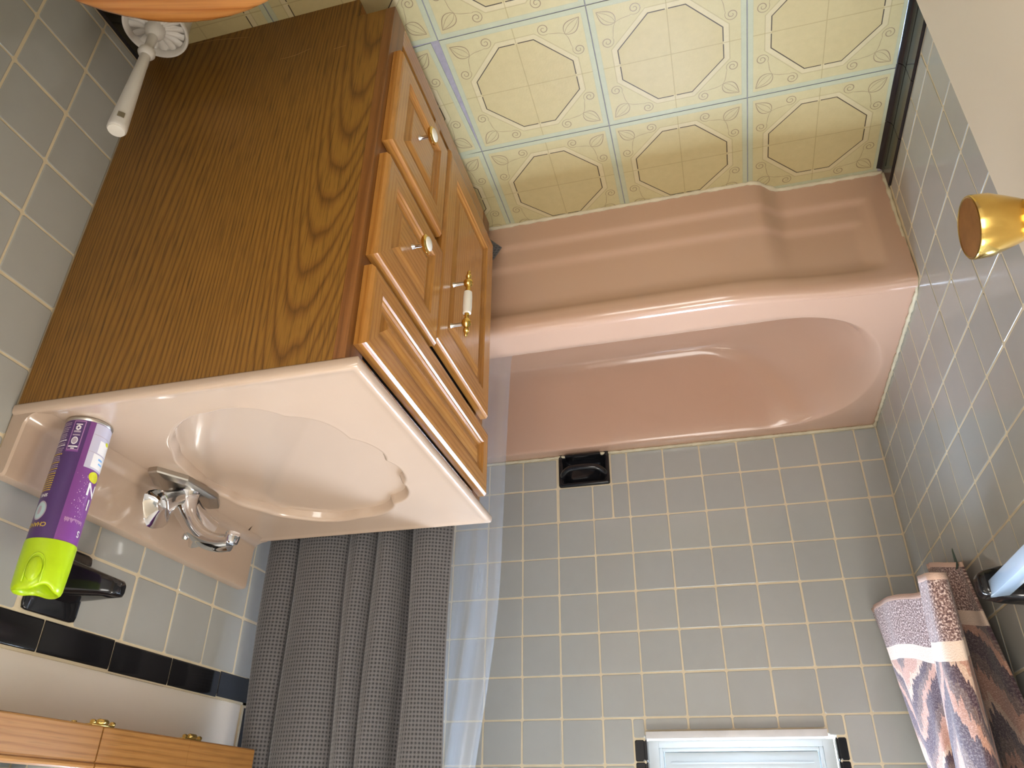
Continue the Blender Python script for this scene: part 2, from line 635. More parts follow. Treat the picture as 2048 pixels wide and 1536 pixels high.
FX, FY = 0.604, -0.983
for i in range(-3, 2):          # columns
    for j in range(-1, 4):      # rows
        x0 = FX - (i + 1) * FT; y0 = FY - (j + 1) * FT
        if i == -3 and j == -1:
            continue
        cx, cy = x0 + FT / 2 + (0 if i < 1 else 0), y0 + FT / 2
        hh = FT / 2
        c = None
        if i == -3:
            c = (-hh, XW - cx - .004, -hh, hh)
        if j == -1:
            c = (-hh if c is None else c[0], hh if c is None else c[1], -hh, -0.7262 - cy if i < 1 else -.6865 - cy)
        if i == -2 and j == 0:
            # the loose tile beside the vanity, slipped round about its back corner
            a = math.radians(3.0)
            pv = Vector((x0 + .001, y0 + FT - .001)); v = Vector((cx, cy)) - pv
            v = Matrix.Rotation(a, 2) @ v
            floor_tile(pv.x + v.x, pv.y + v.y, None, a)
            continue
        floor_tile(cx, cy, c)
# narrow filler strip under the left wall cove is hidden by the cove tiles

# back wall --------------------------------------------------------
wall_back = structure('wall_back', 'back wall of the tub alcove in square grey glazed tiles round a window')
WX0, WX1, WZ0, WZ1 = 0.262, 0.726, 1.150, 2.02
gz = 2.0858
_open = [(WX0, WX1, WZ0 - .012, WZ1), (.7795, .9325, .3245, .4335)]
mb = MB()
for a, b, c, d in rect_minus((-0.14, 1.61, -.02, 2.42), _open, 0):
    mb.box(a, b, 0.0042, 0.14, c, d)
mb.obj('plaster', M_PAINT, wall_back)
mb = MB()
for a, b, c, d in rect_minus((0.0, XW, 0.30, gz), _open, 0):
    mb.box(a, b, 0.0008, 0.0042, c, d)
mb.obj('grout', M_GROUT, wall_back)
z_rows = [0.337] + [0.4377 + PT * k for k in range(16)]
x_cols = [0.001] + [0.0627 + PT * k for k in range(13)] + [XW - .001]
put_tiles(wall_back, 'back', x_cols, z_rows, M_TILE,
          holes=[(0.773, 0.939, 0.30, 0.4385), (0.239, 0.755, 1.1465, WZ1 + .03), (0.2815, 0.723, 1.129, 1.2)], limit_v=1.68)
# black border tiles round the window
for xa, xb, lab in ((0.2405, 0.2625, None), (0.7275, 0.7535, None)):
    zz = 1.149
    first = True
    while zz < WZ1 + .02:
        z2 = min(zz + (0.052 if first else 0.150), WZ1 + .025)
        first = False
        me = tile_mesh(xb - xa - .002, z2 - zz - .002, mat=M_BLACK)
        o = bpy.data.objects.new('border_tile', me); COL.objects.link(o)
        o.matrix_world = Matrix.Translation(((xa + xb) / 2, -.001, (zz + z2) / 2)) @ Matrix(((1, 0, 0), (0, 0, -1), (0, 1, 0))).to_4x4()
        o.parent = wall_back
        # reveal piece turning into the opening
        rx = WX0 + .004 if xa < .5 else WX1 - .004
        sgn = 1 if xa < .5 else -1
        me2 = tile_mesh(.040, z2 - zz - .002, mat=M_BLACK)
        o = bpy.data.objects.new('border_tile', me2); COL.objects.link(o)
        Rm = Matrix(((0, 0, sgn), (sgn * 1.0, 0, 0), (0, 1, 0)))
        o.matrix_world = Matrix.Translation((rx, .0205, (zz + z2) / 2)) @ Rm.to_4x4()
        o.parent = wall_back
        zz = z2

# left wall --------------------------------------------------------
wall_left = structure('wall_left', 'left wall in glossy square grey tiles behind the towel and the open door')
MB().box(-.14, -.0042, -2.6, .14, -.02, 2.42).obj('plaster', M_PAINT, wall_left)
MB().box(-.0042, -.0008, YF, 0, 0.055, 2.0858).obj('grout', M_GROUT, wall_left)
yl = [-0.001] + [-0.104 - 0.1065 * k for k in range(21)]
yl = sorted(yl)
zl_hi = [0.3277] + [0.4377 + PT * k for k in range(16)]
zl_lo = [0.061, 0.1077, 0.2177, 0.3277]
put_tiles(wall_left, 'left', yl, zl_hi, M_TILE, limit_v=1.65, umin=-1.65)
put_tiles(wall_left, 'left', [y for y in yl if y < -.69], zl_lo, M_TILE, umin=-1.65)
put_tiles(wall_left, 'left', [-.7430, -.700], zl_lo, M_TILE)


def cove(wall, x, sgn, y0, y1, h):
    """black cove base tile: face on the wall with a foot curving onto the floor; sgn = into the room"""
    prof = [(0, h), (.003, h), (.0065, h - .003), (.0068, .018), (.009, .009), (.014, .003), (.020, .0008), (.020, -.002), (0, -.002)]
    r0 = [(x + sgn * a, y0 + .0008, b) for a, b in prof]
    r1 = [(x + sgn * a, y1 - .0008, b) for a, b in prof]
    m_ = MB().rings([r0, r1])
    return m_.obj('base_tile', M_BLACK, wall, True, 35)


ys = [-.700, -.842, -.994, -1.146, -1.298, -1.450, -1.602, -1.754, -1.906, -2.058, -2.210, YF]
for a, b in zip(ys[1:], ys[:-1]):
    cove(wall_left, -.0016, 1, a, b, .060)

# right wall -------------------------------------------------------
wall_right = structure('wall_right', 'right wall with grey tiles below a black band and cream paint above')
MB().box(XW + .0050, 1.61, -2.6, .14, -.02, 2.42).obj('plaster', M_PAINT, wall_right)
mb = MB()
mb.box(XW + .0009, XW + .0050, YF, -.632, .045, 1.1345)
mb.box(XW + .0009, XW + .0050, -.6819, -.0, .30, 2.0858)
mb.obj('grout', M_GROUT, wall_right)
PR = 0.112
zr = [0.052] + [0.0757 + PR * k for k in range(10)]
yr = sorted([-1.505 + PT * k for k in range(-7, 8)] + [-.632])
put_tiles(wall_right, 'right', yr, zr, M_TILE, holes=[(-1.2845, -1.1755, .9723, 1.0832)],
          skip=lambda u, v: (-1.39 < u < -.80 and v < .80))
za = [0.337] + [0.4377 + PT * k for k in range(16)]
put_tiles(wall_right, 'right', [-.630 + .0005, -.521, -.411, -.301, -.191, -.081, -.001], za, M_TILE, limit_v=1.3)
# black band of long pieces
yb = [-1.2277 + .1499 * k for k in range(-7, 5)]
yb = [y for y in yb if y > YF] + []
yb = sorted(yb)
yb[-1] = -.632
for a, b in zip(yb[:-1], yb[1:]):
    if b - a < .01: continue
    r = []
    prof = [(.006, 1.0850), (0, 1.0850), (0, 1.0858), (-.0008, 1.0868), (-.0010, 1.124), (.000, 1.130), (.003, 1.1332), (.006, 1.134)]
    j = random.uniform(-.0012, .0012)
    MB().rings([[(XW + p, y, q + j) for p, q in prof] for y in (a + .0014, b - .0014)]).obj('border_tile', M_BLACK, wall_right, True, 35)
# upright black strip where the tub alcove begins
zz = 1.1385
while zz < 2.08:
    z2 = min(zz + .150, 2.0858)
    prof = [(.006, -.6300), (0, -.6300), (-.0008, -.6315), (-.001, -.668), (.000, -.674), (.003, -.6780), (.006, -.6790)]
    MB().rings([[(XW + p, q, z) for p, q in prof][::-1] for z in (zz + .001, z2 - .001)]).obj('border_tile', M_BLACK, wall_right, True, 35)
    zz = z2
for k in range(7):
    a = YF + .15 * k
    b = min(a + .15, -1.412)
    if b - a > .01:
        cove(wall_right, XW + .0018, -1, a, b, .050)

# ceiling and wall behind the camera --------------------------------
ceil = structure('ceiling', 'plain white ceiling')
MB().box(-.14, 1.61, -2.6, .14, 2.40, 2.46).obj('ceiling_board', M_CEIL, ceil)
wall_front = structure('wall_front', 'painted wall with the doorway, behind the camera')
MB().box(-.14, .165, YF - .12, YF, -.02, 2.42).box(.93, 1.61, YF - .12, YF, -.02, 2.42).box(.165, .93, YF - .12, YF, 2.05, 2.42).obj('plaster', M_PAINT, wall_front)

MB().box(-.5, 1.7, -3.55, -3.45, -.08, 2.5).box(-.6, -.5, -3.55, YF - .12, -.08, 2.5).box(1.6, 1.7, -3.45, YF - .12, -.08, 2.5).obj('hall_wall', M_PAINT, wall_front)
MB().box(-.6, 1.7, -3.55, -2.6, -.08, -.0035).obj('hall_floor', M_UNDER, floor)
MB().box(-.6, 1.7, -3.55, -2.6, 2.40, 2.46).obj('hall_ceiling', M_CEIL, ceil)

# window -------------------------------------------------------------
win = structure('window_1', 'white painted window with a marble sill above the tub')
MB().box(.2835, .7205, -.024, .062, 1.1325, 1.1500, .0015).obj('window_sill', M_MARBLE, win, True, 30)
mb = MB()   # outer frame
mb.box(.268, .294, .034, .090, 1.1495, WZ1).box(.696, .722, .034, .090, 1.1495, WZ1)
mb.box(.294, .696, .034, .090, 1.1495, 1.166, .001).box(.294, .696, .034, .090, WZ1 - .03, WZ1)
mb.obj('window_frame', M_WINW, win)
mb = MB()   # stop bead
mb.box(.294, .304, .040, .080, 1.166, WZ1 - .03, .002).box(.686, .696, .040, .080, 1.166, WZ1 - .03, .002)
mb.box(.304, .686, .040, .080, 1.166, 1.1745, .002)
mb.obj('window_bead', M_WINW, win, True, 30)
mb = MB()   # lower sash
mb.box(.306, .684, .056, .086, 1.1755, 1.232, .002)
mb.box(.306, .338, .056, .086, 1.232, 1.60, .002).box(.652, .684, .056, .086, 1.232, 1.60, .002)
mb.box(.306, .684, .056, .086, 1.60, 1.635, .002)
mb.box(.320, .670, .050, .057, 1.1985, 1.2025, .001)
mb.box(.306, .338, .066, .092, 1.635, WZ1 - .03, .002).box(.652, .684, .066, .092, 1.635, WZ1 - .03, .002)
mb.obj('sash', M_WINW, win, True, 30)
gm = bpy.data.materials.new('obscured_glass')
gm.use_nodes = True
gnt = gm.node_tree
gnt.nodes.clear()
_o = gnt.nodes.new('ShaderNodeOutputMaterial')
_t = gnt.nodes.new('ShaderNodeBsdfTransparent'); _t.inputs[0].default_value = (.92, .95, 1, 1)
_l = gnt.nodes.new('ShaderNodeBsdfTranslucent'); _l.inputs[0].default_value = (.85, .9, 1, 1)
_g = gnt.nodes.new('ShaderNodeBsdfGlossy'); _g.inputs['Roughness'].default_value = .15
_m = gnt.nodes.new('ShaderNodeMixShader'); _m.inputs[0].default_value = .35
_m2 = gnt.nodes.new('ShaderNodeMixShader'); _m2.inputs[0].default_value = .05
L(gnt, _t.outputs[0], _m.inputs[1]); L(gnt, _l.outputs[0], _m.inputs[2])
L(gnt, _m.outputs[0], _m2.inputs[1]); L(gnt, _g.outputs[0], _m2.inputs[2])
L(gnt, _m2.outputs[0], _o.inputs[0])
MB().box(.338, .652, .070, .074, 1.232, 1.60).box(.338, .652, .078, .082, 1.635, WZ1 - .03).obj('pane', gm, win)
MB().box(WX0 - .03, WX1 + .03, .14, .17, 1.08, 1.14).obj('outer_sill', M_WINW, win)

# door ---------------------------------------------------------------
door = structure('door_1', 'cream painted door standing open against the left wall')
MB().box(.165, .200, -2.275, -1.541, .012, 2.03, .0012).obj('door_slab', M_DOOR, door, True, 30)
kn = Vector((.200, -1.601, .909))
mb = MB().lathe([(.033, 0), (.033, .003), (.030, .006), (.014, .009), (.012, .020), (.013, .024)], kn, (1, 0, 0), 40)
ro = mb.obj('rosette', M_BRASS, door, True, 35)
mb = MB().lathe([(.010, .010), (.0150, .014), (.0185, .022), (.0222, .032), (.0252, .041), (.0262, .044), (.0268, .0565), (.0262, .0580)], kn, (1, 0, 0), 48, cap=False)
dk = lbl(mb.obj('door_knob', M_BRASS, door, True, 35), 'brass door knob flaring to a flat end coloured as a dark reflection')
M_DKREFL = simple('brass_dark_reflection', (0.42, 0.27, 0.09), 0.30, 1.0, var=0.4, nscale=60)  # the flat end's dark reflection is put into this darker, mottled brass colour
MB().lathe([(.0262, .0580), (.0250, .0586), (.0238, .0575), (.012, .0573), (.0005, .0573)], kn, (1, 0, 0), 48).obj('knob_face', M_DKREFL, dk, True, 35)
for hz in (.25, 1.05, 1.85):
    MB().lathe([(.006, 0), (.006, .09)], (.203, -2.279, hz - .045), (0, 0, 1), 12).obj('hinge', M_BRASS, door, True, 35)


# ================================================================== bathtub
tub = thing('bathtub', 'salmon pink enamelled bathtub with a stepped apron under the window wall', 'bathtub', (0.73, -0.36, 0))
ZD = 0.330


def yfront(x, z=.33):
    lo = -.684 - .041 * sstep(.235, .300, x)
    hi = -.694 - .030 * sstep(.10, .42, x)
    k = sstep(.05, .33, z)
    return lo + (hi - lo) * k


def rim_loop():
    pts = []
    # front straight from the right end to the left, round the left end, back straight, right end
    x0, x1, yc, hw = .030, 1.440, -.334, .284
    def endx(v, a, base, sgn, e):
        return base + sgn * a * (1 - (max(0, 1 - abs(v) ** e)) ** (1 / e))
    n = 44
    for i in range(n):
        t = i / n
        pts.append((x1 - .12 + t * (x0 + .26 - x1 + .12), yc - hw))
    m = 56
    for i in range(m):
        th = PI * i / m
        v = -math.cos(th)
        pts.append((endx(v, .26, x0, 1, 2.2), yc + hw * v))
    for i in range(n):
        t = i / n
        pts.append((x0 + .26 + t * (x1 - .12 - x0 - .26), yc + hw))
    m = 28
    for i in range(m):
        th = PI * i / m
        v = math.cos(th)
        pts.append((endx(v, .12, x1, -1, 2.6), yc + hw * v))
    return pts


RL = rim_loop()
nR = len(RL)


def outer_pt(p):
    x, y = p
    cl, cr, yc = .30, 1.30, -.334
    X0, X1, Y1 = .002, XW - .001, -.0015
    if cl <= x <= cr:
        return (x, yfront(x) + .026) if y < yc else (x, Y1)
    cx = cl if x < cl else cr
    dx, dy = x - cx, y - yc
    ts = []
    if dx < 0: ts.append((X0 - cx) / dx)
    if dx > 0: ts.append((X1 - cx) / dx)
    if dy > 0: ts.append((Y1 - yc) / dy)
    if dy < 0: ts.append((yfront(max(0.0, x)) + .026 - yc) / dy)
    t = min(ts)
    return (cx + dx * t, yc + dy * t)


OL = [outer_pt(p) for p in RL]
for cnr in ((.002, -.668), (.002, -.0015), (XW - .001, -.698), (XW - .001, -.0015)):
    k = min(range(nR), key=lambda i: (OL[i][0] - cnr[0]) ** 2 + (OL[i][1] - cnr[1]) ** 2)
    OL[k] = cnr
rr = []
rr.append([(p[0], p[1], ZD - .030) for p in OL])
rr.append([(p[0], p[1], ZD) for p in OL])
for f in (.35, .75):
    rr.append([(o[0] + (p[0] - o[0]) * f, o[1] + (p[1] - o[1]) * f, ZD + .0003) for o, p in zip(OL, RL)])
cxm, cym = .735, -.334
bx0, bx1, by0, by1 = .300, 1.33, -.555, -.125     # flat of the bottom
def bottom_pt(p):
    x, y = p
    u = (x - .030) / (1.440 - .030)
    v = (y - cym) / .284
    return (bx0 + (bx1 - bx0) * u, (by0 + by1) / 2 + (by1 - by0) / 2 * v)
prof = [(.000, .0), (.010, .002), (.028, .010), (.060, .035), (.12, .090), (.25, .30), (.42, .54), (.60, .76), (.76, .895), (.90, .972), (1.0, 1.0)]
for s, dz in prof:
    ring = []
    for p in RL:
        b = bottom_pt(p)
        ring.append((p[0] + (b[0] - p[0]) * s, p[1] + (b[1] - p[1]) * s, ZD - .265 * dz))
    rr.append(ring)
last = rr[-1]
rr.append([(cxm + (p[0] - cxm) * .5, cym + (p[1] - cym) * .5, ZD - .267) for p in last])
mb = MB().rings(rr, True, False, True)
mb.obj('basin', M_PINK, tub, True, 50)

xs = [.002 + (XW - .003) * i / 150 for i in range(151)]
cols = []
zs_ap = [.001, .02, .04, .055, .062, .068, .074, .080, .086, .092, .105, .118, .126, .132, .138, .144, .150, .158, .18, .21, .24, .262, .272, .280, .288, .296]
for x in xs:
    yf = yfront(x)
    col = []
    for z in zs_ap:
        f1 = sstep(.064, .084, z) * sstep(.050, .072, x)
        f2 = sstep(.126, .148, z) * sstep(.074, .098, x)
        # the swell of the apron grows towards the rim where the step is
        yf = yfront(x, z)
        d = (.007 * f1 + .007 * f2) * (1 - sstep(.262, .290, z))
        st = -.020 * 0
        col.append((x, yf + d + st, z))
    R_ = .026
    yf = yfront(x)
    for a in range(0, 9):
        t = PI / 2 * a / 8
        col.append((x, yf + R_ - R_ * math.cos(t), .304 + R_ * math.sin(t)))
    col.append((x, yf + R_ + .015, .3294))
    cols.append(col)
nc = len(cols[0])
vs = [p for c in cols for p in c]
fs = [(i * nc + j, (i + 1) * nc + j, (i + 1) * nc + j + 1, i * nc + j + 1) for i in range(len(cols) - 1) for j in range(nc - 1)]
mesh('apron', vs, fs, M_PINK, tub, True)


def bead(path, r, parent, jit=.35, name='caulk'):
    pts = []
    path = [Vector(p) for p in path]
    for a, b in zip(path[:-1], path[1:]):
        n = max(2, int((b - a).length / .006))
        for i in range(n):
            pts.append(a.lerp(b, i / n))
    pts.append(path[-1])
    ph = random.random() * 9
    rad = [r * (1 + jit * (math.sin(i * .9 + ph) * .5 + random.uniform(-.6, .6))) for i in range(len(pts))]
    return MB().tube(pts, rad, 6).obj(name, M_CAULK, parent, True)


bead([(1.30, -.004, .334), (.005, -.004, .334)], .0050, tub)
bead([(.003, -.004, .334), (.003, -.66, .334), (.003, -.684, .318), (.003, -.688, .006)], .0046, tub)
bead([(x, yfront(x, 0) - .002, .001) for x in [.004 + .02 * i for i in range(50)]], .0055, tub)
MB().lathe([(.020, 0), (.020, .002), (.012, .003), (.001, .003)], (1.24, -.334, ZD - .2665), (0, 0, 1), 24).obj('drain', M_CHROME, tub, True, 35)

# ================================================================== soap dish
sd = thing('soap_dish', 'black ceramic soap dish with grip bar, set in the back wall tiles', 'soap dish', (.856, 0, .379))
xa, xb, za_, zb_ = .7765, .9355, .3215, .4365
mb = MB()
def rrect(ins, y, k=.006):
    x0, x1, z0, z1 = xa + ins, xb - ins, za_ + ins, zb_ - ins
    pts = []
    for cx_, cz_, a0 in ((x1 - k, z1 - k, 0), (x0 + k, z1 - k, 90), (x0 + k, z0 + k, 180), (x1 - k, z0 + k, 270)):
        for q in range(4):
            a = math.radians(a0 + 30 * q)
            pts.append((cx_ + k * math.cos(a), y, cz_ + k * math.sin(a)))
    return pts
mb.rings([rrect(0, .004), rrect(0, -.006), rrect(.002, -.009), rrect(.007, -.010), rrect(.013, -.006, .01), rrect(.018, .006, .012), rrect(.026, .030, .012), rrect(.036, .036, .012)][::-1], True, True, False)
mb.obj('dish', M_BLACK, sd, True, 50)
path = catmull([(.925, .002, .404), (.917, -.020, .398), (.896, -.034, .390), (.856, -.037, .388), (.816, -.034, .390), (.795, -.020, .398), (.787, .002, .404)], 5)
MB().tube(path, [(.0085, .0100)] * len(path), 12).obj('grip_bar', M_BLACK, sd, True)
mb = MB().box(.80, .912, -.0265, .010, .338, .346, .003)
mb.obj('ledge', M_BLACK, sd, True, 40)

# ================================================================== vanity cabinet
van = thing('vanity_cabinet', 'oak vanity cabinet with raised-panel drawers and door beside the tub', 'cabinet', (1.20, -1.10, 0))
VY0, VY1, VX, VZ = -1.398, -.802, .9345, .808
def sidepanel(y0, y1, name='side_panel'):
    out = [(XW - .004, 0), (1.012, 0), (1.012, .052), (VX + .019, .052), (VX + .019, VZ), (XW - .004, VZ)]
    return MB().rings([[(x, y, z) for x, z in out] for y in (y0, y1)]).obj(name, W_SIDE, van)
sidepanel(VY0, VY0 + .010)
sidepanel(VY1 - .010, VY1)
M_SCR = simple('bare_wood_scratch', (0.42, 0.24, 0.09), 0.6)
for q_ in ([(1.157, .1245), (1.142, .1250), (1.124, .1238), (1.108, .1190), (1.096, .1145)], [(1.047, .1340), (1.034, .1325), (1.023, .1315)],
           [(1.386, .004), (1.352, .008), (1.321, .010), (1.280, .020), (1.240, .030)]):
    vs_, fs_ = ribbon([(x, z) for x, z in q_], .0016, 0)
    mesh('scratch', [(x, VY0 - .0003, z) for x, z, _ in vs_], fs_, M_SCR, van)
mb = MB()  # near stile of the face frame, flush with the side: redder solid wood
mb.box(VX, VX + .0185, VY0 - .0008, VY0 + .046, .052, VZ, .0008)
lbl(mb.obj('frame_stile', W_EDGE, van, True, 30), 'reddish solid stile at the near front corner')
MB().box(VX, VX + .0185, VY1 - .046, VY1, .052, VZ, .0008).obj('frame_stile', W_EDGE, van, True, 30)
for z0, z1 in ((.052, .100), (.392, .412), (.628, .640), (.782, .808)):
    MB().box(VX + .0005, VX + .018, VY0 + .046, VY1 - .046, z0, z1).obj('frame_rail', W_H, van)
MB().box(VX + .0006, VX + .018, -1.176, -1.150, .100, .64).obj('frame_stile', W_V, van)
MB().box(VX + .019, XW - .006, VY0 + .010, VY1 - .010, .092, .100).obj('bottom_panel', W_H, van)
MB().box(VX + .0190, VX + .0225, VY0 + .010, VY1 - .010, .10, .80).obj('front_backing', M_DARK, van)
MB().box(1.012, 1.024, VY0 + .010, VY1 - .010, .0, .092).obj('toe_kick', W_H, van)
MB().box(XW - .010, XW - .005, VY0 + .010, VY1 - .010, .0, VZ).obj('back_panel', M_DARK, van)


def front(name, y0, y1, z0, z1, parent=None, fw=.040, vert=False, xf=.9155):
    """raised panel front facing -x: rings inwards as (inset, x)"""
    parent = parent or van
    xb_ = VX - .0005
    prof = [(0, xb_), (0, xf + .006), (.0022, xf + .0032), (.0035, xf + .0012), (.0085, xf), (fw, xf), (fw + .002, xf + .0030), (fw + .0045, xf + .0038), (fw + .007, xf + .0068), (fw + .0100, xf + .0078),
            (fw + .016, xf + .0078), (fw + .030, xf + .0028), (fw + .033, xf + .0022)]
    vs_, fs_, mi_ = [], [], []
    for ins, x in prof:
        vs_ += [(x, y0 + ins, z0 + ins), (x, y1 - ins, z0 + ins), (x, y1 - ins, z1 - ins), (x, y0 + ins, z1 - ins)]
    for i in range(len(prof) - 1):
        for j in range(4):
            k = (j + 1) % 4
            fs_.append((i * 4 + j, (i + 1) * 4 + j, (i + 1) * 4 + k, i * 4 + k))
            # j 0 bottom, 1 far, 2 top, 3 near
            mi_.append(1 if j in (0, 2) else 0)
    fs_.append(tuple((len(prof) - 1) * 4 + j for j in (3, 2, 1, 0)))
    mi_.append(0 if vert else 1)
    return mesh(name, vs_, fs_, [W_V, W_H], parent, False, mi_)


ff = front('false_front', -1.383, -.812, .641, .778, fw=.034)
d2 = front('drawer', -1.383, -1.128, .413, .622, fw=.040)
d3 = front('drawer', -1.383, -1.140, .160, .384, fw=.040)
dr = front('door', -1.130, -.818, .140, .608, fw=.046, vert=True)


def knob(y, z, parent):
    c = (.9155 + .004, y, z)
    k = MB().lathe([(.0055, 0), (.0045, .004), (.0035, .008), (.0035, .020), (.006, .022)], c, (-1, 0, 0), 16).obj('knob', M_CHROME, parent, True, 35)
    # k origin at the van location: children need parts as sub-sub; keep the cap in the same mesh through materials
    mb_ = MB()
    mb_.lathe([(.006, .0205), (.014, .0225), (.0165, .0255), (.0165, .0285), (.0140, .0305)], c, (-1, 0, 0), 28, 0)
    mb_.lathe([(.0125, .0300), (.0120, .0325), (.008, .0342), (.0005, .0348)], c, (-1, 0, 0), 24, 1)
    me_ = mb_.obj('knob', [M_BRASS, M_PORC], parent, True, 40)
    # join stem into the head mesh
    bm = bmesh.new(); bm.from_mesh(me_.data)
    n0 = len(bm.faces)
    bm2 = bmesh.new(); bm2.from_mesh(k.data)
    mp = {v: bm.verts.new(v.co) for v in bm2.verts}
    for f in bm2.faces:
        nf = bm.faces.new([mp[v] for v in f.verts]); nf.material_index = 2; nf.smooth = True
    bm.to_mesh(me_.data); bm.free(); bm2.free()
    me_.data.materials.append(M_CHROME)
    me_.data.set_sharp_from_angle(angle=math.radians(40))
    bpy.data.objects.remove(k)
    return me_


knob(-1.262, .510, d2)
knob(-1.278, .270, d3)


def pull(parent):
    y, zc = -1.068, .493
    xg = .9155 - .030
    mb_ = MB()
    for s in (1, -1):
        zp = zc + s * .0475
        mb_.lathe([(.0050, 0), (.0036, .004), (.0033, .010), (.0033, .026)], (.9158, y, zp), (-1, 0, 0), 14, 2)
        prof_ = [(.0060, .024), (.0048, .027), (.0060, .030), (.0050, .033), (.0050, .038), (.0090, .041), (.0105, .046), (.0095, .051), (.0050, .055), (.0042, .057), (.0068, .061), (.0060, .065), (.0030, .067), (.0042, .070), (.0036, .074), (.0006, .077)]
        mb_.lathe([(r * .92, h) for r, h in prof_], (xg, y, zc), (0, 0, s), 20, 0)
    mb_.lathe([(.0058, -.0255), (.0078, -.0240), (.0086, -.012), (.0086, .012), (.0078, .0240), (.0058, .0255)], (xg, y, zc), (0, 0, 1), 24, 1)
    return lbl(mb_.obj('handle', [M_BRASS, M_PORC, M_STEEL], parent, True, 40), 'brass pull with a white porcelain grip')


pull(dr)

# ================================================================== vanity top
top = thing('sink_countertop', 'pale pink cultured-marble vanity top with a shell-shaped sink bowl', 'countertop', (1.20, -1.10, .808))
TX0, TX1, TY0, TY1, TZ = .9130, XW - .002, -1.402, -.786, .8265
rim_pts = [(1.293, -1.266), (1.252, -1.306), (1.206, -1.327), (1.160, -1.333), (1.121, -1.322), (1.089, -1.300), (1.045, -1.264), (1.022, -1.209), (1.000, -1.150), (.996, -1.070), (1.010, -.999), (1.038, -.945), (1.086, -.901), (1.155, -.873), (1.226, -.868), (1.290, -.905), (1.335, -.968), (1.356, -1.044), (1.352, -1.138), (1.328, -1.210)]
BC = Vector((1.185, -1.098))
pol = sorted([(math.atan2(p[1] - BC.y, p[0] - BC.x), math.hypot(p[0] - BC.x, p[1] - BC.y)) for p in rim_pts])


def rim_r(a):
    a = (a + PI) % (2 * PI) - PI
    P_ = [(q[0] - 2 * PI, q[1]) for q in pol] + pol + [(q[0] + 2 * PI, q[1]) for q in pol]
    # smooth weighted
    s = w = 0
    for aa, r in P_:
        k = math.exp(-((a - aa) / .20) ** 2)
        s += k * r; w += k
    return s / w


def scal(a):
    """fan of lobes over the front (-x) half of the shell; negative at the notches"""
    d = ((a - 3.20) + PI) % (2 * PI) - PI
    env = 1 - sstep(1.15, 1.85, abs(d))
    lob = abs(math.sin(d / .506 * PI))
    return env * (lob ** .7 - .55), d, env


NA = 192
angs = [2 * PI * i / NA for i in range(NA)]
def box_pt(a, x0, x1, y0, y1):
    dx, dy = math.cos(a), math.sin(a)
    ts = []
    if dx > 1e-9: ts.append((x1 - BC.x) / dx)
    if dx < -1e-9: ts.append((x0 - BC.x) / dx)
    if dy > 1e-9: ts.append((y1 - BC.y) / dy)
    if dy < -1e-9: ts.append((y0 - BC.y) / dy)
    t = min(ts)
    return [BC.x + dx * t, BC.y + dy * t]
def box_loop(ins):
    x0, x1, y0, y1 = TX0 + ins, TX1 - 0, TY0 + ins, TY1 - ins
    lp = [box_pt(a, x0, x1, y0, y1) for a in angs]
    ref = [box_pt(a, TX0, TX1, TY0, TY1) for a in angs]
    for cx_, cy_, rx_, ry_ in ((x0, y0, TX0, TY0), (x0, y1, TX0, TY1), (x1, y0, TX1, TY0), (x1, y1, TX1, TY1)):
        k = min(range(NA), key=lambda i: (ref[i][0] - rx_) ** 2 + (ref[i][1] - ry_) ** 2)
        lp[k] = [cx_, cy_]
    return lp
rr = []
for ins, z in ((.006, .8085), (.0015, .8100), (0, .8130), (0, .8200), (.0012, .8238), (.0040, .8260), (.0075, .8266), (.012, .8252), (.022, .8240)):
    rr.append([(p[0], p[1], z) for p in box_loop(ins)])
out0 = box_loop(.022)
rimr = [rim_r(a) + .013 * scal(a)[0] for a in angs]
for f, z in ((.5, .8240), (.86, .8242)):
    rr.append([(o[0] + (BC.x + math.cos(a) * r - o[0]) * f, o[1] + (BC.y + math.sin(a) * r - o[1]) * f, z) for o, a, r in zip(out0, angs, rimr)])
DR = Vector((1.268, -1.108))
bowl = [(1.030, .0000), (1.014, .0004), (1.0, -.0016), (.988, -.0060), (.978, -.0120), (.960, -.0240), (.935, -.0380), (.89, -.0560), (.83, -.0730), (.74, -.0900), (.62, -.1030), (.47, -.1130), (.32, -.1195), (.18, -.1232), (.10, -.1245)]
for f, dz in bowl:
    ring = []
    for a, r in zip(angs, rimr):
        sc, d, env = scal(a)
        w = min(1, max(0, (1 - f) / .08)) * min(1, max(0, (f - .25) / .45)) if f < 1 else 0
        cx_ = DR.x + (BC.x - DR.x) * min(1, f * 1.02)
        cy_ = DR.y + (BC.y - DR.y) * min(1, f * 1.02)
        ring.append((cx_ + math.cos(a) * r * f, cy_ + math.sin(a) * r * f, .8243 + dz - .016 * w * sc))
    rr.append(ring)
MB().rings(rr, True, True, True).obj('sink_slab', M_COUNTER, top, True, 60)
# drain
mb = MB().lathe([(.0005, .002), (.014, .003), (.018, .0045), (.0225, .0045), (.024, .002), (.024, 0)], (DR.x, DR.y, .7005), (0, 0, 1), 32)
mb.obj('drain', M_STEEL, top, True, 35)
# backsplash, with a soft cove at its foot
prof = [(XW - .001, .8240), (1.412, .8243), (1.422, .8252), (1.431, .8282), (1.438, .8335), (1.4420, .8420), (1.4440, .905), (1.4445, .9180), (1.4460, .9225), (1.4500, .9240), (XW - .006, .9240), (XW - .001, .9200)]
def bs_ring(y, k=0):
    return [(x if x > 1.46 else x + k, y, z - (k if z > .9 else 0)) for x, z in prof]
MB().rings([bs_ring(-1.3975, .003), bs_ring(-1.3945), bs_ring(-.785), bs_ring(-.782, .003)]).obj('backsplash', M_COUNTER, top, True, 35)

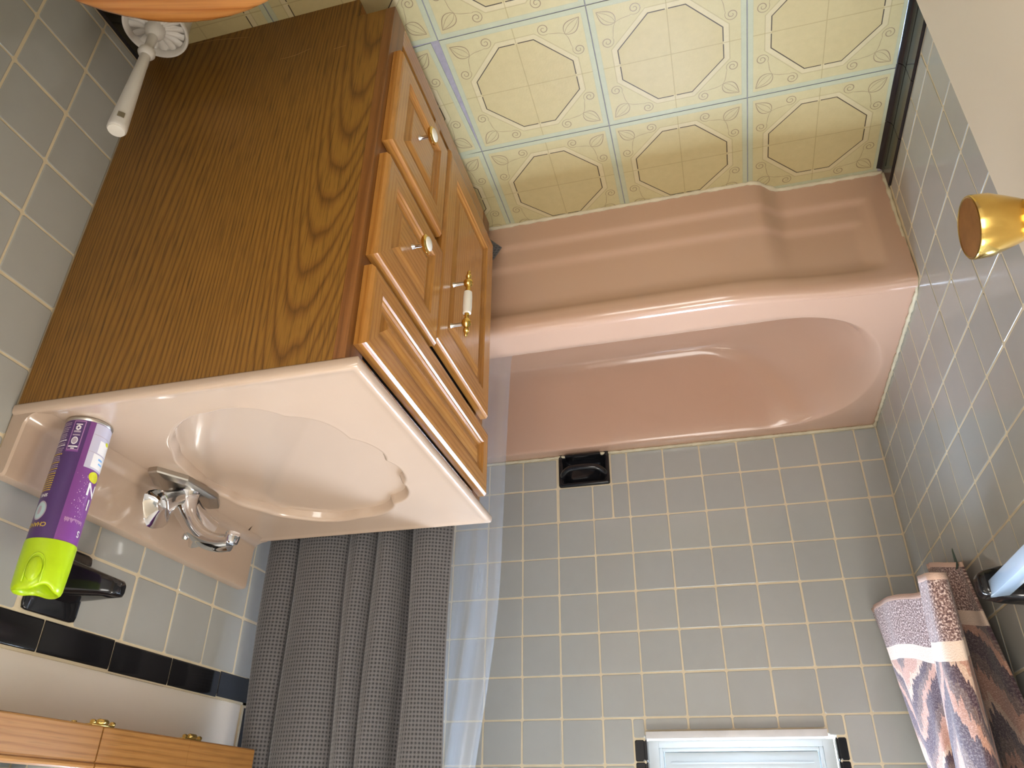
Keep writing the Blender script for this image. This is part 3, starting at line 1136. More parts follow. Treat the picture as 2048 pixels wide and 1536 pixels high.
# ================================================================== faucet
fa = thing('faucet', 'chrome two-handle sink faucet with curved spout and winged levers', 'faucet', (1.395, -1.09, .825))
hexo = [(1.356, -1.135), (1.356, -1.048), (1.384, -1.002), (1.402, -1.003), (1.426, -1.048), (1.426, -1.135), (1.402, -1.181), (1.384, -1.182)]
cx_, cy_ = 1.391, -1.09
mb = MB().rings([[(cx_ + (x - cx_) * k, cy_ + (y - cy_) * k, z) for x, y in hexo] for k, z in ((1, .8245), (1, .8315), (.975, .8340), (.72, .8375))])
mb.obj('base_plate', M_STEEL, fa, False)
sp = catmull([(1.396, -1.09, .832), (1.392, -1.09, .850), (1.380, -1.09, .876), (1.360, -1.09, .902), (1.334, -1.09, .923), (1.304, -1.09, .934), (1.280, -1.09, .935)], 5)
n_ = len(sp)
rad = []
for i in range(n_):
    t = i / (n_ - 1)
    k = sstep(0, .42, t)
    rad.append((.034 * (1 - k) + .0165 * k - .0010 * t, .0245 * (1 - k) + .0130 * k - .002 * t))
MB().tube(sp, rad, 24).obj('spout', M_CHROME, fa, True, 50)
MB().lathe([(.0115, 0), (.0125, .002), (.0125, .012), (.0115, .018), (.009, .020)], (1.2770, -1.09, .918), (0.10, 0, 1), 24).obj('aerator', M_CHROME, fa, True, 35)
def handle(s):
    # wing lever: narrow neck at the body, flaring into a hollow-ended wedge
    o = Vector((1.394, -1.09 + s * .020, .852))
    ax = Vector((-.10, s * .86, .42)).normalized()
    sx = Vector((1, 0, 0)); sx = (sx - ax * sx.dot(ax)).normalized()
    sz = ax.cross(sx) * (1 if s > 0 else -1)
    if sz.z < 0: sz = -sz
    rr_ = []
    for t, wx, wz, lift in ((0, .018, .015, 0), (.014, .0155, .0145, .001), (.030, .0170, .0185, .004), (.046, .0200, .0250, .009), (.059, .0235, .0325, .014), (.057, .0205, .0290, .014), (.042, .008, .010, .010)):
        ring = []
        for j in range(16):
            a = 2 * PI * j / 16
            c_, s_ = math.cos(a), math.sin(a)
            k = (abs(c_) ** 3.4 + abs(s_) ** 3.4) ** (-1 / 3.4)
            ring.append(o + ax * t + sx * (c_ * wx * k) + sz * (s_ * wz * k + lift))
        rr_.append(ring)
    return MB().rings(rr_).obj('handle', M_CHROME, fa, True, 40)
handle(-1)
handle(1)
mb = MB().lathe([(.0026, 0), (.0026, .018), (.0050, .021), (.0060, .026), (.0045, .030), (.001, .031)], (1.372, -1.083, .890), (.25, .05, 1), 14)
mb.obj('lift_rod', M_CHROME, fa, True, 40)

# ================================================================== spray can
CX, CY, CR = 1.3850, -1.3380, .0318
can = thing('spray_can', 'purple spray can with a lime green cap on the vanity top', 'spray can', (CX, CY, .8245))
z0c = .8246
TH0 = math.radians(-137.5)
def cyl_patch(mb, p0, p1, h0, h1, off=.0002, mi=0, n=None, rounded=False):
    """curved patch; p in degrees of swing from the side facing the camera, positive to the reader's right"""
    n = n or max(2, int(abs(p1 - p0) / 4))
    if not rounded:
        vs_ = []
        for i in range(n + 1):
            th = TH0 + math.radians(p0 + (p1 - p0) * i / n)
            for h in (h0, h1):
                vs_.append((CX + (CR + off) * math.cos(th), CY + (CR + off) * math.sin(th), z0c + h))
        mb.add(vs_, [(2 * i, 2 * i + 2, 2 * i + 3, 2 * i + 1) for i in range(n)], mi)
    else:
        vs_ = [None]
        pc, hc = (p0 + p1) / 2, (h0 + h1) / 2
        def P(p, h, o_):
            th = TH0 + math.radians(p)
            return (CX + (CR + o_) * math.cos(th), CY + (CR + o_) * math.sin(th), z0c + h)
        rings_ = []
        for k in (.33, .66, 1.0):
            rings_.append([P(pc + (p1 - p0) / 2 * k * math.cos(2 * PI * j / 28), hc + (h1 - h0) / 2 * k * math.sin(2 * PI * j / 28), off) for j in range(28)])
        mb.rings(rings_, True, False, False, mi)
        mb.add(rings_[0], [tuple(range(28))], mi)
mb = MB().lathe([(.0285, .004), (.0300, .0005), (.0322, .0005), (.0329, .0020), (.0327, .0038), (.0318, .0050), (.0314, .0060)], (CX, CY, z0c), (0, 0, 1), 48)
mb.obj('bottom_rim', M_STEEL, can, True, 40)
mb = MB().lathe([(CR - .0006, .0050), (CR, .0062), (CR, .186), (CR - .001, .190), (.024, .1965)], (CX, CY, z0c), (0, 0, 1), 64)
mb.obj('body', M_PURPLE, can, True, 40)
lb = MB()
MATS = [M_VIOLET, M_LAV, M_PWHITE, M_PPINK, M_PYEL, M_PGREY, M_PBLUE, M_PTEAL, M_PGREEN, M_PURPLE]
cyl_patch(lb, 0, 100, .0062, .186, .00010, 0)                 # dark violet back panel
cyl_patch(lb, 9, 40, .007, .057, .00016, 9)
cyl_patch(lb, 12, 37, .009, .053, .00022, 0)
for a, b, c, d in ((11, 38, .0077, .0084), (11, 38, .0536, .0543), (10.4, 11.4, .0077, .0543), (37.6, 38.6, .0077, .0543)):
    cyl_patch(lb, a, b, c, d, .00030, 3)
# emblems
cyl_patch(lb, 17, 33, .0125, .0140, .00035, 2)
cyl_patch(lb, 16.5, 33.5, .0235, .0265, .00035, 5)
cyl_patch(lb, 18.5, 31.5, .0145, .0230, .00035, 2, rounded=True)
cyl_patch(lb, 22.5, 27.5, .0172, .0206, .00045, 0, rounded=True)
for k in range(6):
    aa = 2 * PI * k / 6
    cyl_patch(lb, 25 + 5.6 * math.cos(aa) - .8, 25 + 5.6 * math.cos(aa) + .8, .0188 + .0036 * math.sin(aa) - .0006, .0188 + .0036 * math.sin(aa) + .0006, .00045, 5)
cyl_patch(lb, 16, 34, .0295, .0315, .00035, 5)
cyl_patch(lb, 17, 33, .0335, .0455, .00035, 2, rounded=True)
cyl_patch(lb, 19, 31, .0350, .0440, .00045, 5, rounded=True)
cyl_patch(lb, 13, 36, .0480, .0500, .00035, 2)
cyl_patch(lb, 20, 29, .0512, .0528, .00035, 2)
# small-print columns (too small to read in the photograph)
rows_ = [(.010, 5), (.013, 5), (.0175, 5), (.0205, 5), (.0235, 5), (.028, 5), (.031, 5), (.034, 5), (.038, 2), (.043, 5), (.046, 2), (.051, 5), (.054, 5), (.057, 5), (.060, 4), (.064, 5), (.067, 5), (.070, 5), (.073, 4), (.077, 5), (.080, 5), (.083, 4), (.087, 5), (.090, 4), (.094, 4), (.0975, 4), (.101, 4), (.1045, 4), (.108, 4), (.1115, 4), (.115, 4)]
rs = random.Random(3)
for h, c in rows_:
    p = 46 + rs.uniform(0, 5) * (c == 5)
    while p < 84:
        w_ = rs.uniform(2.5, 8)
        cyl_patch(lb, p, min(p + w_, 85), h, h + (.0013 if c == 5 else .0017), .00035, c, 2)
        p += w_ + 1.1
# round picture
cyl_patch(lb, 38, 76, .132, .160, .00030, 5, rounded=True)
cyl_patch(lb, 41, 74, .134, .158, .00040, 7, rounded=True)
cyl_patch(lb, 52, 64, .139, .152, .00050, 5, rounded=True)
# pale picture panel low on the front
cyl_patch(lb, -100, -14, .0065, .076, .00016, 1)
for a, b, c, d in ((-100, -16, .0235, .0243), (-100, -16, .0505, .0512), (-40, -24, .030, .042)):
    cyl_patch(lb, a, b, c, d, .00025, 5 if d - c < .002 else 9 if False else 1)
cyl_patch(lb, -95, -38, .030, .050, .00028, 2)
cyl_patch(lb, -95, -30, .052, .073, .00028, 2)
cyl_patch(lb, -66, -48, .0565, .0595, .00040, 6)
cyl_patch(lb, -70, -52, .0630, .0655, .00040, 6)
cyl_patch(lb, -76, -58, .0270, .0330, .00040, 8, rounded=True)
cyl_patch(lb, -72, -34, .078, .094, .00045, 8, rounded=True)
for _ in range(70):
    p, h = rs.gauss(-34, 9), rs.uniform(.082, .150)
    k = rs.choice((.0005, .0006, .0009))
    cyl_patch(lb, p - k * 900, p + k * 900, h, h + k * 2, .00035, rs.choice((2, 3, 3)), rounded=True)
for i in range(26):
    p = -60 + i * 2
    cyl_patch(lb, p, p + 1.2, .152 + rs.uniform(0, .001), .1525 + rs.uniform(.001, .007), .0003, 3, 1)
lb.obj('label', MATS, can, True, 80)


def wrap_text(mb, txt, size, phi, h, mi, off=.0006, squash=1.0):
    """lettering bent round the can; phi = centre, h = baseline above the foot"""
    cu = bpy.data.curves.new('lettering', 'FONT')
    cu.body = txt; cu.size = size; cu.align_x = 'CENTER'; cu.resolution_u = 3
    cu.offset = size * .02
    to = bpy.data.objects.new('lettering', cu)
    COL.objects.link(to)
    dg = bpy.context.evaluated_depsgraph_get()
    me = bpy.data.meshes.new_from_object(to.evaluated_get(dg))
    vs_ = []
    for v in me.vertices:
        th = TH0 + math.radians(phi) + v.co.x * squash / CR
        vs_.append((CX + (CR + off) * math.cos(th), CY + (CR + off) * math.sin(th), z0c + h + v.co.y))
    mb.add(vs_, [tuple(p.vertices) for p in me.polygons], mi)
    bpy.data.objects.remove(to)
    bpy.data.curves.remove(cu)
    bpy.data.meshes.remove(me)


for t_, sz, ph_, h_, m_, of_ in (('N', .026, -58, .096, M_PWHITE, .0007), ('I', .022, -60, .119, M_PWHITE, .0007), ('S', .013, -58, .166, M_PWHITE, .0007),
                                 ('SINK', .0065, 60, .1215, M_PWHITE, .0006), ('CHANDO', .0085, 60, .1640, M_PYEL, .0006)):
    tx = MB()
    wrap_text(tx, t_, sz, ph_, h_, 0, of_)
    tx.obj('lettering', m_, can)
# cap: sleeve cut away at the front to show the trigger
capv = []
NCAP = 72
zc0, zc1 = .186, .2545
def cap_top(th):
    d = ((th - (TH0 + math.radians(0))) + PI) % (2 * PI) - PI
    # shallow scoop over the spray face
    return zc1 - .0085 * (math.exp(-((d + .25) / .40) ** 2)) - .004 * math.exp(-((abs(d) - PI) / .5) ** 2)
rings_ = []
for r_, hf in ((CR - .0012, 0), (CR + .0006, .0004), (CR + .0009, .04), (CR + .0006, .5), (CR - .0004, .90), (CR - .0016, .965), (CR - .0042, 1.0), (CR - .0070, .985), (CR - .0085, .90), (CR - .0100, .55)):
    ring = []
    for j in range(NCAP):
        th = 2 * PI * j / NCAP
        zt = cap_top(th)
        ring.append((CX + r_ * math.cos(th), CY + r_ * math.sin(th), z0c + zc0 + (zt - zc0) * hf))
    rings_.append(ring)
lbl(MB().rings(rings_, True, True, True).obj('cap', M_LIME, can, True, 60), 'lime green spray cap')
# raised horseshoe around the finger button and the button itself
mb = MB()
arc = []
for i in range(25):
    a = PI * i / 24
    p = 20 - 19 * math.cos(a)
    h = .226 + .019 * -math.sin(a) * 1.0 + .0
    arc.append((p, h))
arc = [(arc[0][0], .246)] + arc + [(arc[-1][0], .246)]
def cp(p, h, off):
    th = TH0 + math.radians(p)
    return (CX + (CR + off) * math.cos(th), CY + (CR + off) * math.sin(th), z0c + h)
mb.tube([cp(p, h, .0012) for p, h in arc], .0011, 8)
mb.obj('cap_ridge', M_LIME, can, True)
mb = MB()
rr_ = []
for k, off in ((1.0, .0002), (.97, .0022), (.80, .0040), (.40, .0050)):
    rr_.append([cp(20 + 17 * k * math.cos(a), (.229 if math.sin(a) < 0 else .229) + (.018 if math.sin(a) < 0 else .0165) * k * math.sin(a), off) for a in [2 * PI * j / 28 for j in range(28)]])
mb.rings(rr_, True, False, True)
mb.obj('spray_button', M_LIME, can, True)

# ================================================================== toilet brush
BX, BY = 1.336, -1.512
tb = thing('toilet_brush', 'white plastic toilet brush standing in its round holder by the cabinet side', 'toilet brush', (BX, BY, 0))
mb = MB().lathe([(.050, 0), (.052, .004), (.050, .010), (.0470, .014), (.0490, .05), (.0515, .118), (.0545, .127), (.0555, .131), (.0545, .134), (.0510, .134), (.0485, .131), (.0475, .124), (.046, .110)], (BX, BY, 0), (0, 0, 1), 48, cap=False)
mb.obj('holder', M_WPLAST, tb, True, 40)
vs_, rings_ = [], []
for r_, z_ in ((.0480, .1235), (.046, .1245), (.030, .1270), (.016, .1300), (.009, .1330)):
    ring = []
    for j in range(96):
        a = 2 * PI * j / 96
        w_ = (abs(math.sin(a * 8)) ** 6) * (1 if r_ < .052 else .2) * (1 if r_ > .012 else 0)
        ring.append((BX + r_ * math.cos(a), BY + r_ * math.sin(a), z_ - .0045 * w_))
    rings_.append(ring)
MB().rings(rings_, True, True, True).obj('splash_guard', M_WPLAST, tb, True)
mb = MB().lathe([(.0160, .126), (.0170, .136), (.0140, .146), (.0085, .152), (.0075, .185), (.0078, .188), (.0135, .190), (.0145, .196), (.0120, .201), (.0085, .204), (.0095, .24), (.0120, .30), (.0140, .352), (.0152, .378), (.0150, .384), (.0137, .386)], (BX, BY, 0), (0, 0, 1), 28)
h_ = mb.obj('handle', M_WPLAST, tb, True, 40)
MB().lathe([(.0134, .3855), (.0130, .3875), (.0005, .3882)], (BX, BY, 0), (0, 0, 1), 24).obj('handle_tip', M_PORC, h_, True, 40)
hd = Vector((-.72, -.69, 0)).normalized()
hs = Vector((-hd.y, hd.x, 0))
c_ = Vector((BX, BY, .3650)) + hd * .0152
mb = MB().rings([[c_ + hs * a * k + Vector((0, 0, b * k)) + hd * o for a, b in ((.0052, .0052), (-.0052, .0052), (-.0052, -.0052), (.0052, -.0052))] for k, o in ((1, .0002), (1, .0010))])
mb.obj('hanging_hole', M_STEEL, h_, False)

# ================================================================== toilet
TCX, TCY = 1.020, -1.885
to = thing('toilet', 'toilet with a glossy orange wooden lid, its rim just showing beside the vanity', 'toilet', (TCX, TCY, 0))
def ell(a_, b_, z_, cx_=TCX, n=56, back=None):
    out_ = []
    for j in range(n):
        t = 2 * PI * j / n
        x_ = cx_ + a_ * math.cos(t)
        if back: x_ = min(x_, back)
        out_.append((x_, TCY + b_ * math.sin(t), z_))
    return out_
MB().rings([ell(.13, .105, 0, 1.10), ell(.135, .11, .02, 1.10), ell(.115, .09, .10, 1.10), ell(.13, .10, .2, 1.09), ell(.20, .15, .30, 1.05), ell(.235, .185, .37, 1.02), ell(.240, .190, .392, 1.02), ell(.235, .186, .398, 1.02), ell(.18, .135, .396, 1.0), ell(.15, .11, .33, 1.0), ell(.07, .06, .24, 1.02)]).obj('bowl', M_PORC, to, True, 45)
MB().rings([ell(.243, .214, .3995), ell(.248, .219, .403), ell(.248, .219, .411), ell(.243, .214, .414)], True).obj('seat', W_SEAT, to, True, 40)
MB().rings([ell(.240, .212, .4155), ell(.249, .221, .419), ell(.251, .223, .424), ell(.249, .221, .430), ell(.243, .215, .4335), ell(.232, .204, .4345)]).obj('lid', W_SEAT, to, True, 50)
MB().box(1.285, 1.455, -2.06, -1.815, .40, .74, .012).obj('tank', M_PORC, to, True, 35)
MB().box(1.278, 1.460, -2.07, -1.808, .74, .765, .006).obj('tank_lid', M_PORC, to, True, 35)

# ================================================================== medicine cabinet
MX, MY0, MY1, MZ0, MZ1 = 1.350, -1.400, -.802, 1.2270, 1.86
mc = thing('medicine_cabinet', 'honey oak medicine cabinet with three mirrored doors above the vanity', 'cabinet', (1.41, -1.10, MZ0))
MB().box(MX + .019, XW - .001, MY0 + .004, MY1 - .004, MZ0 + .003, MZ1 - .003).obj('cabinet_box', W_CAB, mc)
mm, mnt, mbs = new_mat('mirror_glass')
mbs.inputs['Base Color'].default_value = (0.86, 0.88, 0.88, 1)
mbs.inputs['Metallic'].default_value = 1.0
mbs.inputs['Roughness'].default_value = 0.0
for a, b in ((MY0, -1.1908), (-1.1882, -.9922), (-.9918, MY1)):
    pr_ = [(MX + .018, 0), (MX + .003, 0), (MX + .0010, .0010), (MX, .003), (MX, .0440), (MX + .0012, .0450), (MX + .0018, .0462), (MX - .0006, .0480), (MX - .0012, .0510), (MX + .0004, .0535), (MX + .0050, .0550), (MX + .018, .0550)]
    MB().rings([[(x, y, MZ0 + z) for x, z in pr_] for y in (a, b)]).obj('lower_rail', W_CAB, mc, True, 25)
    MB().rings([[(x, y, MZ1 - z) for x, z in pr_][::-1] for y in (a, b)]).obj('upper_rail', W_CAB, mc, True, 25)
    MB().box(MX + .0080, MX + .0120, a + .0004, b - .0004, MZ0 + .050, MZ1 - .050).obj('mirror', mm, mc)
def hinge(y, big=True):
    mb_ = MB()
    z = MZ0 + .0006
    mb_.box(MX + .001, MX + .016, y - .022, y + .022, z - .0022, z, .0008)
    mb_.lathe([(.0028, -.010), (.0042, -.007), (.0042, .007), (.0028, .010)], (MX + .004, y, z - .0052), (0, 1, 0), 14)
    mb_.lathe([(.0030, -.0030), (.0036, 0), (.0030, .0030)], (MX + .004, y - .018, z - .0042), (0, 1, 0), 12)
    mb_.lathe([(.0030, -.0030), (.0036, 0), (.0030, .0030)], (MX + .004, y + .020, z - .0042), (0, 1, 0), 12)
    mb_.lathe([(.0040, 0), (.0036, .0026), (.0005, .0034)], (MX + .010, y - .046, z), (0, 0, -1), 12) if big else None
    return mb_.obj('hinge', M_BRASS, mc, True, 40)
hinge(-1.190)
hinge(-.985, False)

# ================================================================== shower curtain, liner, rod
rod = thing('shower_rod', 'chrome shower rod along the front of the tub, holding curtain and liner', 'rod', (.73, -.735, 2.02))
MB().lathe([(.0125, .006), (.0125, XW - .006)], (0, -.735, 2.02), (1, 0, 0), 20).obj('rod_tube', M_CHROME, rod, True, 40)
for xx, s in ((.0005, 1), (XW - .0005, -1)):
    MB().lathe([(.030, 0), (.030, .006), (.018, .014), (.0135, .016)], (xx, -.735, 2.02), (s, 0, 0), 24).obj('flange', M_CHROME, rod, True, 40)


def curtain_mat():
    m, nt, bs = new_mat('charcoal_waffle_weave')
    tc = N(nt, 'ShaderNodeTexCoord')
    sep = N(nt, 'ShaderNodeSeparateXYZ')
    L(nt, tc.outputs['UV'], sep.inputs[0])
    u = MA(nt, 'MULTIPLY', sep.outputs[0], 1 / .0074)
    v = MA(nt, 'MULTIPLY', sep.outputs[1], 1 / .0074)
    fu = MA(nt, 'SUBTRACT', MA(nt, 'FRACT', u), .5)
    fv = MA(nt, 'SUBTRACT', MA(nt, 'FRACT', v), .5)
    d = MA(nt, 'SQRT', MA(nt, 'ADD', MA(nt, 'MULTIPLY', fu, fu), MA(nt, 'MULTIPLY', fv, fv)))
    pit = MA(nt, 'SUBTRACT', 1.0, MA(nt, 'DIVIDE', MA(nt, 'SUBTRACT', d, .20), .14, clamp=True), clamp=True)
    hi = MA(nt, 'GREATER_THAN', d, .60)
    n1 = noise(nt, tc.outputs['UV'], 900, 2)
    c = MIX(nt, n1, (0.095, 0.090, 0.092), (0.130, 0.122, 0.124))
    c = MIX(nt, MA(nt, 'MULTIPLY', pit, .82), c, (0.010, 0.010, 0.013))
    c = MIX(nt, MA(nt, 'MULTIPLY', hi, .30), c, (0.26, 0.235, 0.23))
    L(nt, c, bs.inputs['Base Color'])
    bs.inputs['Roughness'].default_value = 0.75
    bs.inputs['Sheen Weight'].default_value = 0.3
    bump(nt, bs, MA(nt, 'SUBTRACT', 1.0, pit), 0.6, 0.0015)
    return m


M_CURT = curtain_mat()
# plan of the folds: (x, depth) depth 0 = back, 1 = towards the room
fold = [(1.432, .30), (1.420, .62), (1.402, .80), (1.382, .74), (1.366, .36), (1.368, .10), (1.362, .30), (1.345, .78), (1.308, 1.0), (1.275, .92), (1.250, .52), (1.240, .12), (1.243, .08), (1.232, .50), (1.214, .86), (1.196, .72),
        (1.186, .30), (1.183, .12), (1.178, .42), (1.160, .86), (1.140, .70), (1.126, .20), (1.118, -.35), (1.108, -.60), (1.100, -.20), (1.094, .42), (1.078, .88), (1.054, .92), (1.032, .66), (1.016, .40), (1.008, .30)]
pth = catmull([(a, b, 0) for a, b in fold], 6)
zs_c = [.028 + (1.985 - .028) * i / 60 for i in range(61)]
vs_, uv_ = [], []
ul = [0]
for i in range(1, len(pth)):
    ul.append(ul[-1] + math.hypot(pth[i].x - pth[i - 1].x, (pth[i].y - pth[i - 1].y) * .036))
ul = [q * 1.1 for q in ul]
for i, p in enumerate(pth):
    for z in zs_c:
        low = 1 - sstep(.30, .80, z)
        amp = .040 * (1 - low) + .018 * low
        yc = -.728 * (1 - low) - .7455 * low
        gather = (z - .85) * .075
        x = 1.06 + (p.x - 1.06) * (1 - max(-.04, min(.12, gather)))
        x -= .097 * max(0, 1 - abs(z - .10) / .10) * (1 - sstep(1.008, 1.12, p.x)) if z < .2 else 0
        x += .003 * math.sin(z * 9 + p.x * 30)
        y = yc - amp * p.y + .002 * math.sin(z * 7 + p.x * 60)
        y = min(y, -.7275) if z < .335 else y
        vs_.append((x, y, z)); uv_.append((ul[i], z))
nz = len(zs_c)
fs_ = [(i * nz + j, (i + 1) * nz + j, (i + 1) * nz + j + 1, i * nz + j + 1) for i in range(len(pth) - 1) for j in range(nz - 1)]
sc_ = thing('shower_curtain', 'charcoal waffle-weave shower curtain gathered in folds behind the sink', 'curtain', (1.22, -.74, .03))
mesh('curtain_cloth', vs_, fs_, M_CURT, sc_, True, uvs=uv_)
for k in range(7):
    xx = 1.02 + .38 * k / 6 * .86
    pr_ = [(xx, -.735 + .019 * math.sin(t), 2.012 + .024 * math.cos(t)) for t in [2 * PI * q / 20 for q in range(21)]]
    MB().tube(pr_, .0016, 6).obj('ring', M_CHROME, sc_, True)


def liner_mat():
    m = bpy.data.materials.new('frosted_vinyl')
    m.use_nodes = True
    nt = m.node_tree
    nt.nodes.clear()
    out = nt.nodes.new('ShaderNodeOutputMaterial')
    tr = nt.nodes.new('ShaderNodeBsdfTransparent'); tr.inputs[0].default_value = (0.93, 0.95, 0.97, 1)
    df = nt.nodes.new('ShaderNodeBsdfDiffuse'); df.inputs[0].default_value = (0.62, 0.62, 0.63, 1)
    tl = nt.nodes.new('ShaderNodeBsdfTranslucent'); tl.inputs[0].default_value = (0.66, 0.68, 0.72, 1)
    gl = nt.nodes.new('ShaderNodeBsdfGlossy'); gl.inputs['Roughness'].default_value = 0.22
    m1 = nt.nodes.new('ShaderNodeMixShader'); m1.inputs[0].default_value = 0.5
    nt.links.new(df.outputs[0], m1.inputs[1]); nt.links.new(tl.outputs[0], m1.inputs[2])
    m2 = nt.nodes.new('ShaderNodeMixShader')
    tc = nt.nodes.new('ShaderNodeTexCoord')
    mp = nt.nodes.new('ShaderNodeMapping'); mp.inputs['Scale'].default_value = (14, 1.6, 1)
    nt.links.new(tc.outputs['UV'], mp.inputs[0])
    n1 = noise(nt, mp.outputs[0], 2.2, 3)
    sx = nt.nodes.new('ShaderNodeSeparateXYZ'); nt.links.new(tc.outputs['UV'], sx.inputs[0])
    nt.links.new(MA(nt, 'MAXIMUM', MA(nt, 'MULTIPLY_ADD', n1, .34, .12), MA(nt, 'MULTIPLY', MA(nt, 'GREATER_THAN', sx.outputs[0], .16), .97)), m2.inputs[0])  # width hidden behind the curtain made near opaque to block window light
    nt.links.new(tr.outputs[0], m2.inputs[1]); nt.links.new(m1.outputs[0], m2.inputs[2])
    m3 = nt.nodes.new('ShaderNodeMixShader'); m3.inputs[0].default_value = 0.06
    nt.links.new(m2.outputs[0], m3.inputs[1]); nt.links.new(gl.outputs[0], m3.inputs[2])
    nt.links.new(m3.outputs[0], out.inputs[0])
    return m


M_LINER = liner_mat()
lp = catmull([(0, 0, 0), (.010, .3, 0), (.035, -.25, 0), (.060, .5, 0), (.075, .1, 0), (.10, .7, 0), (.13, -.2, 0), (.18, .5, 0), (.24, -.4, 0), (.30, .4, 0), (.36, -.3, 0), (.42, .3, 0), (.475, -.2, 0), (.53, .2, 0)], 5)
zs_l = [.12 + (1.985 - .12) * i / 50 for i in range(51)]
vs_, uv_ = [], []
for i, p in enumerate(lp):
    for z in zs_l:
        ex = .9275 + (z - .33) * .032 + .050 * sstep(.85, 1.5, z)
        k = 1 - .10 * max(0, z - 1)
        x = min(XW - .004, ex + p.x * k) + .004 * math.sin(z * 6 + p.x * 20) * sstep(0, .05, p.x) * (1 - sstep(.40, .47, p.x))
        y = -.6055 + .010 * p.y * (1 + .8 * sstep(.5, 1.2, z)) + .004 * math.sin(z * 5 + 2) + (-.105 * sstep(1.35, 1.95, z))
        y = max(y, -.612 + .012) if z < .34 else y
        if z < .32: y += (.32 - z) * .35
        vs_.append((x, y, z)); uv_.append((p.x, z))
nz = len(zs_l)
fs_ = [(i * nz + j, (i + 1) * nz + j, (i + 1) * nz + j + 1, i * nz + j + 1) for i in range(len(lp) - 1) for j in range(nz - 1)]
ln = mesh('shower_liner', vs_, fs_, M_LINER, None, True, uvs=uv_)
ln['label'] = 'translucent frosted vinyl shower liner hanging inside the tub'
ln['category'] = 'shower liner'

# ================================================================== towel over its bar
tbar = thing('towel_bar', 'slim chrome towel bar on the left wall that carries the striped towel', 'towel bar', (.0, -.40, 1.50))
MB().lathe([(.008, 0), (.008, .66)], (.066, -.735, 1.50), (0, 1, 0), 16).obj('bar', M_CHROME, tbar, True, 40)
for yy in (-.730, -.080):
    MB().lathe([(.022, 0), (.022, .005), (.009, .012), (.009, .066), (.011, .076)], (.0005, yy, 1.50), (1, 0, 0), 20).obj('bracket', M_CHROME, tbar, True, 40)


def towel_mat():
    m, nt, bs = new_mat('ikat_terry')
    tc = N(nt, 'ShaderNodeTexCoord')
    sep = N(nt, 'ShaderNodeSeparateXYZ')
    L(nt, tc.outputs['UV'], sep.inputs[0])
    u, v = sep.outputs[0], sep.outputs[1]
    def cv(a, b, s=0.0):
        c_ = N(nt, 'ShaderNodeCombineXYZ')
        L(nt, MA(nt, 'MULTIPLY', u, a), c_.inputs[0]); L(nt, MA(nt, 'MULTIPLY', v, b), c_.inputs[1]); c_.inputs[2].default_value = s
        return c_.outputs[0]
    jag = noise(nt, cv(190, 10), 1.0, 2, .7)
    lowf = noise(nt, cv(5, 4, 4.0), 1.0, 2)
    zig = MA(nt, 'ABSOLUTE', MA(nt, 'SUBTRACT', MA(nt, 'FRACT', MA(nt, 'MULTIPLY', u, 5.0)), .5))
    s = MA(nt, 'ADD', MA(nt, 'MULTIPLY', v, 4.6), MA(nt, 'MULTIPLY', zig, 1.5))
    s = MA(nt, 'ADD', s, MA(nt, 'MULTIPLY', jag, .30))
    s = MA(nt, 'ADD', s, MA(nt, 'MULTIPLY', lowf, .9))
    f = MA(nt, 'FRACT', s)
    P_, T_, K_, C_ = sr(62, 42, 58), sr(112, 90, 84), sr(200, 148, 124), sr(222, 186, 160)
    col = ramp(nt, f, [(0, P_), (.24, T_), (.36, K_), (.58, C_), (.66, P_), (.78, T_), (.88, K_)], 'CONSTANT')
    spk = noise(nt, cv(420, 260), 1.0, 2, .7)
    heather = ramp(nt, spk, [(.40, sr(92, 66, 66)), (.52, sr(150, 118, 108)), (.62, sr(222, 200, 190))])
    tw = MIX(nt, .22, col, heather)
    cream = sr(232, 206, 186)
    col2 = MIX(nt, MA(nt, 'GREATER_THAN', v, .104), heather, cream)
    col2 = MIX(nt, MA(nt, 'GREATER_THAN', v, .134), col2, tw)
    col2 = MIX(nt, MA(nt, 'LESS_THAN', v, .011), col2, sr(226, 190, 170))
    L(nt, col2, bs.inputs['Base Color'])
    bs.inputs['Roughness'].default_value = 0.95
    bs.inputs['Sheen Weight'].default_value = 0.15
    bump(nt, bs, noise(nt, cv(700, 420), 1.0, 2), .7, .002)
    return m


M_TOWEL = towel_mat()
tow = thing('bath_towel', 'purple, taupe and peach patterned bath towel hanging on the left wall', 'towel', (.08, -.45, .82))


def sheet(name, cols, u0, topx, x_sign, ztop=1.505, nrow=44, sub=6):
    bot = catmull([c[0] for c in cols], sub)
    mid = catmull([c[1] for c in cols], sub)
    us = [u0]
    for a, b in zip(bot[:-1], bot[1:]):
        us.append(us[-1] + math.hypot(b.x - a.x, (b.y - a.y) * (.45 if a.y > -.5 else .8)))
    vs_, uv_ = [], []
    for i in range(len(bot)):
        B, T = bot[i], mid[i]
        for j in range(nrow):
            t = j / (nrow - 1)
            z = B.z + (ztop - B.z) * t
            k = (z - B.z) / (T.z - B.z)
            x, y = B.x + (T.x - B.x) * k, B.y + (T.y - B.y) * k
            q = sstep(1.28, ztop, z)
            x = x * (1 - q) + topx * q
            y = max(-.715, min(-.10, y)) if z > 1.3 else y
            x += .0025 * math.sin(z * 11 + i * .7) * (1 - q)
            vs_.append((max(x, .008), y, z)); uv_.append((us[i], z - B.z))
    fs_ = [(i * nrow + j, (i + 1) * nrow + j, (i + 1) * nrow + j + 1, i * nrow + j + 1) for i in range(len(bot) - 1) for j in range(nrow - 1)]
    o = mesh(name, vs_, fs_, M_TOWEL, tow, True, uvs=uv_)
    md = o.modifiers.new('thickness', 'SOLIDIFY'); md.thickness = .0045; md.offset = 0
    return o


